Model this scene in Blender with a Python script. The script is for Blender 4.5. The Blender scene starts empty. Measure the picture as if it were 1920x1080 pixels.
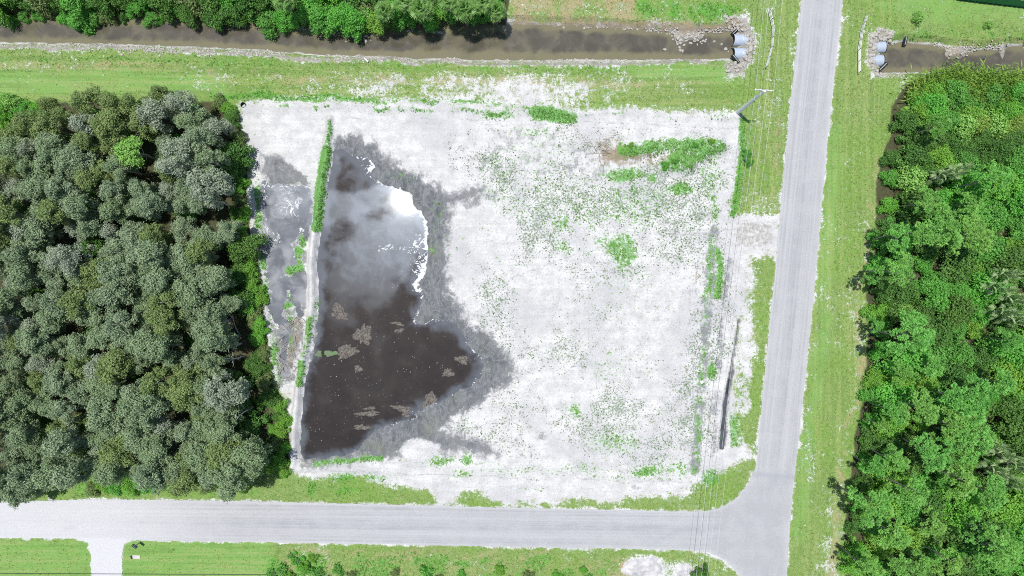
import bpy, math, random
import numpy as np
from mathutils import Vector, Matrix
from mathutils.geometry import tessellate_polygon

# ------------------------------------------------------------------ scene basics: camera, sky, sun, exposure
S = 0.085            # metres on the ground for one photograph pixel
H = 108.8            # flying height of the camera
CX, CY = 960.0, 540.0
scene = bpy.context.scene
col = scene.collection

cam_d = bpy.data.cameras.new('camera')
cam_d.sensor_width = 36.0
cam_d.lens = 36.0 * H / (1920 * S)
cam_d.clip_start = 1.0
cam_d.clip_end = 4000.0
cam = bpy.data.objects.new('camera', cam_d)
cam.location = (0, 0, H)
cam.rotation_euler = (0, 0, 0)
col.objects.link(cam)
scene.camera = cam

SUN_TAN = 0.203                        # the sun stands high, up and to the left of the picture
SUN_DX, SUN_DY = -0.77, 0.638
sun_el = math.atan(1 / SUN_TAN)
sun_az = math.atan2(SUN_DX, SUN_DY)    # clockwise from +Y is positive X
w = bpy.data.worlds.new('World')
scene.world = w
w.use_nodes = True
wn, wl = w.node_tree.nodes, w.node_tree.links
wn.clear()
def N(tree, typ, **kw):
    n = tree.nodes.new(typ)
    for k, v in kw.items():
        setattr(n, k, v)
    return n
def wN(typ, **kw): return N(w.node_tree, typ, **kw)
def wmath(op, a, b=None, c=None, clamp=False):
    n = wN('ShaderNodeMath', operation=op, use_clamp=clamp)
    for i, v in enumerate((a, b, c)):
        if v is None: continue
        if isinstance(v, (int, float)): n.inputs[i].default_value = v
        else: wl.new(v, n.inputs[i])
    return n.outputs[0]
sky = wN('ShaderNodeTexSky', sky_type='NISHITA')
sky.sun_disc = False
sky.sun_elevation = sun_el
sky.sun_rotation = sun_az
sky.air_density = 1.0
sky.dust_density = 0.6
sky.ozone_density = 1.4
# broken cloud: drawn on a flat layer overhead, thick around the sun, scattered elsewhere
tc = wN('ShaderNodeTexCoord')
sep = wN('ShaderNodeSeparateXYZ')
wl.new(tc.outputs['Generated'], sep.inputs[0])
zz = wmath('MAXIMUM', sep.outputs[2], 0.06)
u = wmath('DIVIDE', sep.outputs[0], zz)
v = wmath('DIVIDE', sep.outputs[1], zz)
cmb = wN('ShaderNodeCombineXYZ')
wl.new(u, cmb.inputs[0]); wl.new(v, cmb.inputs[1]); cmb.inputs[2].default_value = 3.7
cn = wN('ShaderNodeTexNoise')
cn.inputs['Scale'].default_value = 11.0
cn.inputs['Detail'].default_value = 8.0
cn.inputs['Roughness'].default_value = 0.58
cn.inputs['Distortion'].default_value = 0.25
wl.new(cmb.outputs[0], cn.inputs['Vector'])
# the bank of cloud that stands over the upper half of the lot (centre u=-0.17, v=0.10)
du = wmath('MULTIPLY', wmath('SUBTRACT', u, -0.19), 5.2)
dv = wmath('MULTIPLY', wmath('SUBTRACT', v, 0.105), 8.6)
d2 = wmath('ADD', wmath('MULTIPLY', du, du), wmath('MULTIPLY', dv, dv))
bank = wmath('EXPONENT', wmath('MULTIPLY', d2, -1.0))
cloud_in = wmath('ADD', cn.outputs['Fac'], wmath('MULTIPLY', bank, 0.26))
for (gu, gv, ru, rv, ga) in ((-0.255, 0.150, 0.045, 0.018, 0.24), (-0.250, 0.086, 0.028, 0.022, 0.26), (-0.215, 0.185, 0.040, 0.028, 0.24), (-0.33, 0.06, 0.04, 0.05, 0.10), (-0.10, 0.17, 0.04, 0.02, 0.14)):
    qa = wmath('DIVIDE', wmath('SUBTRACT', u, gu), ru); qb = wmath('DIVIDE', wmath('SUBTRACT', v, gv), rv)
    gq = wmath('EXPONENT', wmath('MULTIPLY', wmath('ADD', wmath('MULTIPLY', qa, qa), wmath('MULTIPLY', qb, qb)), -1.0))
    cloud_in = wmath('SUBTRACT', cloud_in, wmath('MULTIPLY', gq, ga))
cr = wN('ShaderNodeMapRange', interpolation_type='SMOOTHSTEP')
cr.inputs['From Min'].default_value = 0.55
cr.inputs['From Max'].default_value = 0.69
wl.new(cloud_in, cr.inputs['Value'])
# forward scattering: cloud is brighter the nearer it stands to the sun
su, sv = SUN_DX * SUN_TAN, SUN_DY * SUN_TAN
eu = wmath('SUBTRACT', u, su); ev = wmath('SUBTRACT', v, sv)
e2 = wmath('ADD', wmath('MULTIPLY', eu, eu), wmath('MULTIPLY', ev, ev))
glow = wmath('EXPONENT', wmath('MULTIPLY', e2, -48.0))
halo = wmath('EXPONENT', wmath('MULTIPLY', e2, -400.0))
cval = wmath('ADD', wmath('ADD', 5.5, wmath('MULTIPLY', glow, 50.0)), wmath('MULTIPLY', halo, 22.0))
ccol = wN('ShaderNodeVectorMath', operation='SCALE')
ccol.inputs[0].default_value = (0.86, 0.96, 1.12)
wl.new(cval, ccol.inputs['Scale'])
wmix = wN('ShaderNodeMix', data_type='RGBA')
wl.new(cr.outputs[0], wmix.inputs['Factor'])
wl.new(sky.outputs[0], wmix.inputs['A'])
wl.new(ccol.outputs[0], wmix.inputs['B'])
bg = wN('ShaderNodeBackground')
bg.inputs['Strength'].default_value = 0.085
wl.new(wmix.outputs['Result'], bg.inputs['Color'])
wo = wN('ShaderNodeOutputWorld')
wl.new(bg.outputs[0], wo.inputs[0])

sun_d = bpy.data.lights.new('sun', 'SUN')
sun_d.energy = 3.9
sun_d.angle = math.radians(0.5)
sun_d.color = (1.0, 0.972, 0.93)
sun = bpy.data.objects.new('sun', sun_d)
sun.rotation_euler = Vector((SUN_DX * SUN_TAN, SUN_DY * SUN_TAN, 1)).to_track_quat('Z', 'Y').to_euler()
sun.location = (0, 0, 200)
col.objects.link(sun)

scene.view_settings.view_transform = 'Standard'
scene.view_settings.look = 'None'
scene.view_settings.exposure = 0.15
scene.view_settings.gamma = 1.0
scene.render.engine = 'CYCLES'
scene.cycles.filter_width = 1.0
scene.cycles.max_bounces = 6
scene.cycles.diffuse_bounces = 3
scene.cycles.glossy_bounces = 2
scene.cycles.transmission_bounces = 3
scene.cycles.caustics_reflective = False
scene.cycles.caustics_refractive = False
scene.cycles.use_denoising = False
scene.cycles.denoiser = 'OPENIMAGEDENOISE'
scene.cycles.denoising_input_passes = 'RGB_ALBEDO_NORMAL'
scene.cycles.denoising_prefilter = 'ACCURATE'

# ------------------------------------------------------------------ helpers
rng = np.random.default_rng(11)
random.seed(5)

def P(px, py, h=0.0):
    """ground point (or point at height h) that the photograph shows at this pixel"""
    k = S * (H - h) / H
    return Vector(((px - CX) * k, (CY - py) * k, h))
def G(px, py, z=0.0):
    """plan position given in photograph pixels of ground level"""
    return Vector(((px - CX) * S, (CY - py) * S, z))

def tag(o, label=None, cat=None, group=None, kind=None):
    if label: o['label'] = label
    if cat: o['category'] = cat
    if group: o['group'] = group
    if kind: o['kind'] = kind
    return o
def link(name, me, parent=None, mat=None):
    o = bpy.data.objects.new(name, me)
    col.objects.link(o)
    if mat is not None and me is not None and not me.materials:
        me.materials.append(mat)
    if parent is not None: o.parent = parent
    return o
def empty(name, loc, rz=0.0, sc=1.0):
    o = bpy.data.objects.new(name, None)
    o.empty_display_size = 0.3
    col.objects.link(o)
    o.location = loc
    o.rotation_euler = (0, 0, rz)
    o.scale = (sc, sc, sc)
    return o
def mesh_np(name, verts, quads=None, tris=None, mat=None, smooth=False, attrs=None):
    verts = np.asarray(verts, dtype=np.float32).reshape(-1, 3)
    me = bpy.data.meshes.new(name)
    me.vertices.add(len(verts))
    me.vertices.foreach_set('co', verts.ravel())
    idx, starts, n = [], [], 0
    if quads is not None and len(quads):
        q = np.asarray(quads, dtype=np.int32).reshape(-1, 4)
        idx.append(q.ravel()); starts.append(np.arange(len(q)) * 4); n = q.size
    if tris is not None and len(tris):
        t = np.asarray(tris, dtype=np.int32).reshape(-1, 3)
        idx.append(t.ravel()); starts.append(n + np.arange(len(t)) * 3)
    idx = np.concatenate(idx); starts = np.concatenate(starts).astype(np.int32)
    me.loops.add(len(idx)); me.loops.foreach_set('vertex_index', idx)
    me.polygons.add(len(starts)); me.polygons.foreach_set('loop_start', starts)
    if smooth: me.polygons.foreach_set('use_smooth', np.ones(len(starts), dtype=bool))
    if attrs:
        for k, a in attrs.items():
            at = me.attributes.new(k, 'FLOAT', 'POINT')
            at.data.foreach_set('value', np.asarray(a, dtype=np.float32).ravel())
    me.update(calc_edges=True)
    if mat is not None: me.materials.append(mat)
    return me

class MB:
    """collects boxes, tubes and loose faces for one mesh"""
    def __init__(s): s.v, s.f = [], []
    def add(s, vs, fs):
        b = len(s.v); s.v += [tuple(x) for x in vs]; s.f += [tuple(i + b for i in f) for f in fs]; return s
    def box(s, c, d, rz=0.0, M=None):
        x, y, z = d[0] / 2, d[1] / 2, d[2] / 2
        vs = [Vector((a * x, b * y, e * z)) for e in (-1, 1) for a, b in ((-1, -1), (1, -1), (1, 1), (-1, 1))]
        R = M if M is not None else Matrix.Rotation(rz, 3, 'Z')
        return s.add([R @ p + Vector(c) for p in vs], [(3, 2, 1, 0), (4, 5, 6, 7), (0, 1, 5, 4), (1, 2, 6, 5), (2, 3, 7, 6), (3, 0, 4, 7)])
    def tube(s, pts, rad, n=6, cap=True):
        pts = [Vector(p) for p in pts]
        if not hasattr(rad, '__len__'): rad = [rad] * len(pts)
        vs, fs = [], []
        for i, p in enumerate(pts):
            t = (pts[min(i + 1, len(pts) - 1)] - pts[max(i - 1, 0)])
            t = t.normalized() if t.length > 1e-9 else Vector((0, 0, 1))
            a = t.cross(Vector((0, 0, 1)))
            if a.length < 1e-3: a = t.cross(Vector((1, 0, 0)))
            a.normalize(); b = t.cross(a)
            for k in range(n):
                q = 2 * math.pi * k / n
                vs.append(p + (a * math.cos(q) + b * math.sin(q)) * rad[i])
        for i in range(len(pts) - 1):
            for k in range(n):
                fs.append((i * n + k, i * n + (k + 1) % n, (i + 1) * n + (k + 1) % n, (i + 1) * n + k))
        if cap:
            fs.append(tuple(range(n))[::-1]); fs.append(tuple((len(pts) - 1) * n + k for k in range(n)))
        return s.add(vs, fs)
    def mesh(s, name, mat=None, smooth=False):
        me = bpy.data.meshes.new(name)
        me.from_pydata(s.v, [], s.f)
        if smooth: me.polygons.foreach_set('use_smooth', [True] * len(me.polygons))
        me.update()
        if mat: me.materials.append(mat)
        return me
    def build(s, name, mat, parent=None, smooth=False):
        return link(name, s.mesh(name, mat, smooth), parent)

_lat = rng.random((6, 256, 256)).astype(np.float32)
def vn(x, y, sc, seed=0):
    x = np.asarray(x, dtype=np.float32) / sc + seed * 17.31; y = np.asarray(y, dtype=np.float32) / sc + seed * 9.77
    xi = np.floor(x).astype(int); yi = np.floor(y).astype(int)
    fx = x - xi; fy = y - yi
    fx = fx * fx * (3 - 2 * fx); fy = fy * fy * (3 - 2 * fy)
    L = _lat[seed % 6]
    a = L[yi & 255, xi & 255]; b = L[yi & 255, (xi + 1) & 255]
    c = L[(yi + 1) & 255, xi & 255]; d = L[(yi + 1) & 255, (xi + 1) & 255]
    return (a * (1 - fx) + b * fx) * (1 - fy) + (c * (1 - fx) + d * fx) * fy
def fbm(x, y, sc, seed=0, oc=4):
    t, a, s0 = 0.0, 0.5, 0.0
    for i in range(oc):
        t = t + a * vn(x, y, sc / 2 ** i, seed + i); s0 += a; a *= 0.5
    return t / s0
def sstep(a, b, x):
    t = np.clip((x - a) / (b - a), 0, 1)
    return t * t * (3 - 2 * t)

def poly_sd(X, Y, pts):
    """signed distance in pixels, negative inside"""
    pts = np.asarray(pts, dtype=np.float64)
    d = np.full(X.shape, 1e9); ins = np.zeros(X.shape, bool)
    n = len(pts)
    for i in range(n):
        ax, ay = pts[i]; bx, by = pts[(i + 1) % n]
        ex, ey = bx - ax, by - ay
        t = np.clip(((X - ax) * ex + (Y - ay) * ey) / (ex * ex + ey * ey + 1e-9), 0, 1)
        d = np.minimum(d, (X - ax - t * ex) ** 2 + (Y - ay - t * ey) ** 2)
        if ay != by:
            ins ^= ((ay > Y) != (by > Y)) & (X < (bx - ax) * (Y - ay) / (by - ay) + ax)
    d = np.sqrt(d)
    return np.where(ins, -d, d)
def line_d(X, Y, pts):
    d = np.full(X.shape, 1e9)
    for (ax, ay), (bx, by) in zip(pts[:-1], pts[1:]):
        ex, ey = bx - ax, by - ay
        t = np.clip(((X - ax) * ex + (Y - ay) * ey) / (ex * ex + ey * ey + 1e-9), 0, 1)
        d = np.minimum(d, (X - ax - t * ex) ** 2 + (Y - ay - t * ey) ** 2)
    return np.sqrt(d)
def lerp_line(pts, y):
    ys = [p[1] for p in pts]; xs = [p[0] for p in pts]
    return float(np.interp(y, ys, xs))

ORD = ('first second third fourth fifth sixth seventh eighth ninth tenth eleventh twelfth thirteenth fourteenth fifteenth sixteenth '
       'seventeenth eighteenth nineteenth twentieth').split()
for t_ in ('twenty', 'thirty', 'forty', 'fifty', 'sixty', 'seventy', 'eighty', 'ninety'):
    if t_ != 'twenty': ORD.append(t_[:-1] + 'ieth')
    ORD += [t_ + '-' + q for q in ORD[:9]]

# ------------------------------------------------------------------ materials
def mat_new(name):
    m = bpy.data.materials.new(name); m.use_nodes = True
    m.node_tree.nodes.clear()
    return m, m.node_tree
class T:
    """small node-tree writer"""
    def __init__(s, name): s.m, s.t = mat_new(name); s.l = s.t.links
    def n(s, typ, **kw): return N(s.t, typ, **kw)
    def put(s, sock, v):
        if v is None: return
        if isinstance(v, bpy.types.NodeSocket): s.l.new(v, sock)
        elif isinstance(v, (tuple, list)) and len(v) == 3 and sock.type == 'RGBA': sock.default_value = (*v, 1)
        else: sock.default_value = v
    def math(s, op, a, b=None, clamp=False):
        n = s.n('ShaderNodeMath', operation=op, use_clamp=clamp); s.put(n.inputs[0], a); s.put(n.inputs[1], b); return n.outputs[0]
    def mix(s, f, a, b, bt='MIX'):
        n = s.n('ShaderNodeMix', data_type='RGBA', blend_type=bt)
        s.put(n.inputs['Factor'], f); s.put(n.inputs['A'], a); s.put(n.inputs['B'], b); return n.outputs['Result']
    def rng(s, x, a, b, c=0.0, d=1.0, smooth=True):
        n = s.n('ShaderNodeMapRange', interpolation_type='SMOOTHSTEP' if smooth else 'LINEAR')
        s.put(n.inputs['Value'], x)
        for k, q in zip(('From Min', 'From Max', 'To Min', 'To Max'), (a, b, c, d)): s.put(n.inputs[k], q)
        return n.outputs[0]
    def noise(s, scale, detail=3, rough=0.55, vec=None, dist=0.0):
        n = s.n('ShaderNodeTexNoise'); n.inputs['Scale'].default_value = scale; n.inputs['Detail'].default_value = detail
        n.inputs['Roughness'].default_value = rough; n.inputs['Distortion'].default_value = dist
        if vec is not None: s.l.new(vec, n.inputs['Vector'])
        return n.outputs['Fac']
    def obj(s): return s.n('ShaderNodeTexCoord').outputs['Object']
    def mapv(s, vec, sc=(1, 1, 1), rot=(0, 0, 0)):
        n = s.n('ShaderNodeMapping'); n.inputs['Scale'].default_value = sc; n.inputs['Rotation'].default_value = rot
        s.l.new(vec, n.inputs['Vector']); return n.outputs[0]
    def attr(s, name): return s.n('ShaderNodeAttribute', attribute_name=name).outputs['Fac']
    def bump(s, h, strength, dist):
        n = s.n('ShaderNodeBump'); n.inputs['Strength'].default_value = strength; n.inputs['Distance'].default_value = dist
        s.l.new(h, n.inputs['Height']); return n.outputs[0]
    def bsdf(s, color, rough=0.8, normal=None, spec=0.3, ior=None, metal=0.0):
        b = s.n('ShaderNodeBsdfPrincipled'); s.put(b.inputs['Base Color'], color); s.put(b.inputs['Roughness'], rough)
        s.put(b.inputs['Specular IOR Level'], spec); s.put(b.inputs['Metallic'], metal)
        if ior: s.put(b.inputs['IOR'], ior)
        if normal is not None: s.l.new(normal, b.inputs['Normal'])
        return b.outputs[0]
    def out(s, sh):
        o = s.n('ShaderNodeOutputMaterial'); s.l.new(sh, o.inputs[0]); return s.m
def simple(name, c, c2=None, rough=0.7, scale=3.0, bump=0.15, spec=0.3, metal=0.0, bd=0.02):
    t = T(name); o = t.obj(); n = t.noise(scale, 4, 0.6, o)
    c2 = c2 or tuple(x * 0.7 for x in c)
    return t.out(t.bsdf(t.mix(t.rng(n, 0.3, 0.7), c2, c), rough, t.bump(n, bump, bd), spec, None, metal))

def ground_material():
    t = T('ground_cover'); o = t.n('ShaderNodeNewGeometry').outputs['Position']
    big = t.rng(t.noise(0.10, 3, 0.5, o), 0.3, 0.7)
    mid = t.rng(t.noise(0.55, 4, 0.6, o), 0.3, 0.7)
    clump = t.rng(t.noise(1.7, 3, 0.6, o), 0.28, 0.72, smooth=False)
    fine = t.rng(t.noise(3.0, 4, 0.7, o), 0.28, 0.72, smooth=False)
    vfine = t.rng(t.noise(6.0, 3, 0.7, o), 0.3, 0.7, smooth=False)
    tuft = t.math('ADD', t.math('MULTIPLY', clump, 0.55), t.math('MULTIPLY', fine, 0.45))
    tuft2 = t.math('ADD', t.math('MULTIPLY', mid, 0.35), t.math('ADD', t.math('MULTIPLY', clump, 0.3), t.math('MULTIPLY', fine, 0.35)))
    tuft3 = t.math('ADD', t.math('MULTIPLY', mid, 0.22), t.math('ADD', t.math('MULTIPLY', clump, 0.3), t.math('ADD', t.math('MULTIPLY', fine, 0.33), t.math('MULTIPLY', vfine, 0.15))))
    def mask(att, nz, k=0.95, wdt=0.09):
        return t.rng(t.math('ADD', t.attr(att), t.math('MULTIPLY', t.math('SUBTRACT', nz, 0.5), k)), 0.5 - wdt, 0.5 + wdt)
    # white sand, with grey silt, tyre-drag streaks and specks
    streak = t.rng(t.noise(1.0, 4, 0.6, t.mapv(o, (0.10, 1.3, 1), (0, 0, 0.06))), 0.35, 0.7)
    sand = t.mix(t.math('MULTIPLY', mid, 0.85), (0.69, 0.683, 0.672), (0.50, 0.495, 0.488))
    sand = t.mix(t.math('MULTIPLY', streak, 0.32), sand, (0.43, 0.423, 0.415))
    sand = t.mix(t.math('MULTIPLY', t.rng(big, 0.45, 0.95), 0.5), sand, (0.43, 0.43, 0.445))
    sand = t.mix(t.math('MULTIPLY', t.rng(fine, 0.5, 0.95), 0.55), sand, (0.36, 0.355, 0.345))
    sand = t.mix(t.rng(vfine, 0.45, 1.0, 0, 0.34), sand, (0.38, 0.37, 0.35))
    trk = t.rng(t.math('ADD', t.attr('track'), t.math('MULTIPLY', t.math('SUBTRACT', fine, 0.5), 0.4)), 0.12, 0.60)
    sand = t.mix(t.math('MULTIPLY', trk, 0.75), sand, (0.30, 0.298, 0.295))
    sp1 = t.rng(t.noise(3.4, 2, 0.5, o), 0.3, 0.7, smooth=False)
    spm = t.rng(t.math('ADD', t.attr('speck'), t.math('SUBTRACT', t.math('ADD', t.math('MULTIPLY', sp1, 0.75), t.math('MULTIPLY', mid, 0.25)), 1.0)), -0.03, 0.10)
    sand = t.mix(t.math('MULTIPLY', spm, 0.75), sand, t.mix(clump, (0.10, 0.20, 0.075), (0.24, 0.27, 0.21)))
    c = sand
    c = t.mix(mask('gravel', tuft, 0.7, 0.2), c, t.mix(fine, (0.19, 0.175, 0.15), (0.47, 0.445, 0.40)))
    c = t.mix(mask('mud', tuft2, 0.8, 0.2), c, t.mix(fine, (0.22, 0.175, 0.12), (0.40, 0.33, 0.245)))
    # wet silt
    wetn = t.rng(t.noise(0.8, 6, 0.72, t.mapv(o, (1.0, 0.75, 1), (0, 0, -0.5)), 0.7), 0.28, 0.72)
    wetc = t.mix(wetn, (0.052, 0.06, 0.070), (0.175, 0.185, 0.196))
    wetc = t.mix(t.rng(fine, 0.6, 1.0, 0, 0.5), wetc, (0.26, 0.26, 0.26))
    vein = t.math('ABSOLUTE', t.math('SUBTRACT', t.noise(0.8, 5, 0.6, t.mapv(o, (1.0, 0.45, 1), (0, 0, -0.5)), 1.4), 0.5))
    wetc = t.mix(t.rng(vein, 0.0, 0.035, 0.4, 0.0), wetc, (0.33, 0.33, 0.33))
    wetc = t.mix(t.rng(t.noise(0.25, 3, 0.5, o), 0.5, 0.7, 0, 0.45), wetc, (0.17, 0.185, 0.13))
    td = t.math('ADD', t.attr('tide'), t.math('MULTIPLY', t.math('SUBTRACT', tuft2, 0.5), 0.35))
    wetc = t.mix(t.rng(td, 0.25, 0.95, 0, 0.6), wetc, t.mix(wetn, (0.11, 0.12, 0.13), (0.29, 0.295, 0.30)))
    rim = t.math('ABSOLUTE', t.math('SUBTRACT', t.math('FRACT', t.math('MULTIPLY', td, 6.0)), 0.5))
    wetc = t.mix(t.math('MULTIPLY', t.rng(rim, 0.40, 0.5), 0.22), wetc, (0.07, 0.075, 0.08))
    wm = t.rng(t.math('ADD', t.attr('wet'), t.math('MULTIPLY', t.math('SUBTRACT', t.math('ADD', t.math('MULTIPLY', wetn, 0.5), t.math('MULTIPLY', tuft2, 0.5)), 0.5), 1.1)), 0.22, 0.78)
    c = t.mix(wm, c, wetc)
    # mown turf: yellow-olive, patchy
    tc_ = t.mix(tuft2, (0.15, 0.255, 0.06), (0.295, 0.415, 0.13))
    tc_ = t.mix(t.rng(big, 0.35, 0.85, 0, 0.75), tc_, t.mix(fine, (0.145, 0.275, 0.05), (0.245, 0.40, 0.085)))
    tc_ = t.mix(t.rng(t.math('ADD', fine, t.math('MULTIPLY', mid, 0.4)), 0.80, 1.25, 0, 0.85), tc_, (0.42, 0.39, 0.24))
    tc_ = t.mix(t.rng(t.math('SUBTRACT', clump, t.math('MULTIPLY', vfine, 0.4)), 0.25, 0.8, 0, 0.6), tc_, (0.105, 0.185, 0.038))
    vor = t.rng(t.noise(4.2, 3, 0.7, o), 0.42, 0.66)
    tc_ = t.mix(t.math('MULTIPLY', vor, 0.38), tc_, (0.085, 0.15, 0.03))
    lw = t.mix(tuft2, (0.16, 0.33, 0.07), (0.265, 0.46, 0.13))
    lw = t.mix(t.rng(fine, 0.4, 1.0, 0, 0.6), lw, (0.11, 0.225, 0.045))
    lw = t.mix(t.rng(mid, 0.5, 1.0, 0, 0.45), lw, (0.24, 0.32, 0.085))
    lw = t.mix(t.math('MULTIPLY', vor, 0.35), lw, (0.10, 0.20, 0.04))
    lw = t.mix(t.rng(t.noise(1.0, 4, 0.6, t.mapv(o, (0.06, 1.1, 1), (0, 0, 0.02))), 0.45, 0.7, 0, 0.35), lw, (0.30, 0.38, 0.14))
    tc_ = t.mix(mask('lawn', tuft2, 0.9, 0.35), tc_, lw)
    tc_ = t.mix(mask('dry', tuft3, 1.0, 0.25), tc_, t.mix(fine, (0.30, 0.235, 0.13), (0.48, 0.39, 0.245)))
    mw = t.rng(t.noise(1.0, 5, 0.65, t.mapv(o, (1.5, 0.05, 1), (0, 0, 0.095))), 0.32, 0.68)
    tc_ = t.mix(t.math('MULTIPLY', t.attr('mow'), t.rng(mw, 0.45, 1.0, 0, 0.38)), tc_, (0.36, 0.39, 0.15))
    tc_ = t.mix(t.math('MULTIPLY', t.attr('mow'), t.rng(mw, 0.0, 0.45, 0.34, 0)), tc_, (0.12, 0.21, 0.045))
    mh = t.rng(t.noise(1.0, 5, 0.65, t.mapv(o, (0.05, 1.3, 1), (0, 0, 0.03))), 0.32, 0.68)
    mhf = t.math('MULTIPLY', t.attr('mow'), -1.0, clamp=True)
    tc_ = t.mix(t.math('MULTIPLY', mhf, t.rng(mh, 0.45, 1.0, 0, 0.45)), tc_, (0.37, 0.38, 0.17))
    tc_ = t.mix(t.math('MULTIPLY', mhf, t.rng(mh, 0.0, 0.45, 0.38, 0)), tc_, (0.10, 0.185, 0.04))
    c = t.mix(mask('turf', tuft3, 1.25, 0.14), c, tc_)
    # lush green weeds
    gc = t.mix(fine, (0.075, 0.25, 0.035), (0.15, 0.42, 0.07))
    gc = t.mix(t.rng(mid, 0.4, 1.0, 0, 0.5), gc, (0.12, 0.33, 0.04))
    c = t.mix(t.math('MULTIPLY', mask('green', tuft, 1.0, 0.16), 0.88), c, t.mix(t.rng(clump, 0.6, 1.0, 0, 0.55), gc, (0.26, 0.30, 0.11)))
    # forest floor
    lc = t.mix(tuft, (0.028, 0.036, 0.016), (0.12, 0.115, 0.06))
    c = t.mix(mask('litter', tuft2, 0.6, 0.2), c, lc)
    hgt = t.math('ADD', t.math('MULTIPLY', fine, 0.6), t.math('MULTIPLY', vfine, 0.4))
    soft = t.math('ADD', t.attr('turf'), t.attr('green'), clamp=True)
    hgt = t.math('MULTIPLY', hgt, t.math('ADD', 0.25, soft))
    return t.out(t.bsdf(c, t.rng(wm, 0, 1, 0.92, 0.55), t.bump(hgt, 0.55, 0.10), 0.2))

def road_material():
    t = T('worn_asphalt'); o = t.n('ShaderNodeNewGeometry').outputs['Position']
    uvx = t.attr('along'); uvy = t.attr('across')
    cb = t.n('ShaderNodeCombineXYZ'); t.put(cb.inputs[0], uvx); t.put(cb.inputs[1], uvy)
    st = t.rng(t.noise(1.0, 5, 0.65, t.mapv(cb.outputs[0], (0.02, 2.4, 1))), 0.3, 0.7)
    st2 = t.rng(t.noise(1.0, 5, 0.7, t.mapv(cb.outputs[0], (0.05, 5.0, 1))), 0.3, 0.7)
    fine = t.rng(t.noise(3.5, 5, 0.8, o), 0.3, 0.7); mid = t.rng(t.noise(0.35, 4, 0.6, o), 0.3, 0.7)
    st = t.math('ADD', 0.5, t.math('MULTIPLY', t.math('SUBTRACT', st, 0.5), t.attr('streaky')))
    st2 = t.math('MULTIPLY', st2, t.attr('streaky'))
    ax = t.math('ABSOLUTE', uvy)
    whl = t.math('EXPONENT', t.math('MULTIPLY', t.math('POWER', t.math('SUBTRACT', ax, 1.35), 2.0), -3.0))
    ctr = t.math('EXPONENT', t.math('MULTIPLY', t.math('POWER', ax, 2.0), -2.2))
    c = t.mix(st, (0.325, 0.33, 0.34), (0.43, 0.432, 0.438))
    c = t.mix(t.math('MULTIPLY', t.math('MULTIPLY', ctr, t.attr('streaky')), 0.40), c, (0.29, 0.30, 0.325))
    c = t.mix(t.math('MULTIPLY', t.math('MULTIPLY', whl, t.attr('streaky')), 0.22), c, (0.52, 0.52, 0.53))
    c = t.mix(t.rng(st2, 0.3, 1.0, 0, 0.40), c, (0.48, 0.48, 0.485))
    c = t.mix(t.rng(mid, 0.2, 0.9, 0, 0.40), c, (0.45, 0.452, 0.46))
    c = t.mix(t.rng(fine, 0.6, 1.0, 0, 0.6), c, (0.30, 0.305, 0.32))
    c = t.mix(t.attr('dusty'), c, t.mix(fine, (0.62, 0.62, 0.63), (0.53, 0.53, 0.545)))
    c = t.mix(t.math('MULTIPLY', t.attr('patch'), 0.7), c, (0.33, 0.345, 0.38))
    return t.out(t.bsdf(c, 0.9, t.bump(fine, 0.3, 0.03), 0.2))

def water_material(name, deep, silt, ior, rip, rip_scale, foam=True, kr=0.55, kn=0.55):  # silt: margin colour; in the pond also the painted sky reflection
    t = T(name); o = t.n('ShaderNodeNewGeometry').outputs['Position']
    n1 = t.rng(t.noise(0.35, 5, 0.6, o, 0.4), 0.3, 0.7)
    n2 = t.rng(t.noise(2.2, 4, 0.7, o, 0.3), 0.3, 0.7, smooth=False)
    sh = t.rng(t.math('ADD', t.attr('shallow_or_sky'), t.math('MULTIPLY', t.math('SUBTRACT', n1, 0.5), 0.6)), 0.15, 0.95)
    c = t.mix(sh, t.mix(n1, deep, tuple(x * 1.5 for x in deep)), silt)  # in the pond this blend also carries the painted sky reflection
    wv = t.noise(rip_scale, 3, 0.6, t.mapv(o, (1, 0.45, 1), (0, 0, 0.3)))
    b = t.bsdf(c, 0.022, t.bump(wv, rip, 0.02), 0.5, ior)
    if foam:
        f1 = t.noise(0.55, 4, 0.55, o, 1.6)
        ridge = t.math('SUBTRACT', 1.0, t.math('MULTIPLY', t.math('ABSOLUTE', t.math('SUBTRACT', f1, 0.5)), 9.0), clamp=True)
        fa = t.attr('foam')
        fm = t.rng(t.math('ADD', fa, t.math('ADD', t.math('MULTIPLY', t.math('SUBTRACT', ridge, 0.5), kr), t.math('MULTIPLY', t.math('SUBTRACT', n2, 0.5), kn))), 0.55, 0.72)
        spk = t.math('MULTIPLY', t.rng(t.noise(3.3, 2, 0.5, o), 0.70, 0.74), t.attr('specks'))
        fm = t.math('MAXIMUM', fm, t.math('MULTIPLY', spk, 0.7))
        fs = t.bsdf(t.mix(n2, (0.52, 0.53, 0.54), (0.80, 0.80, 0.80)), 0.8, None, 0.2)
        mx = t.n('ShaderNodeMixShader'); t.l.new(fm, mx.inputs[0]); t.l.new(b, mx.inputs[1]); t.l.new(fs, mx.inputs[2]); b = mx.outputs[0]
    return t.out(b)

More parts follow.
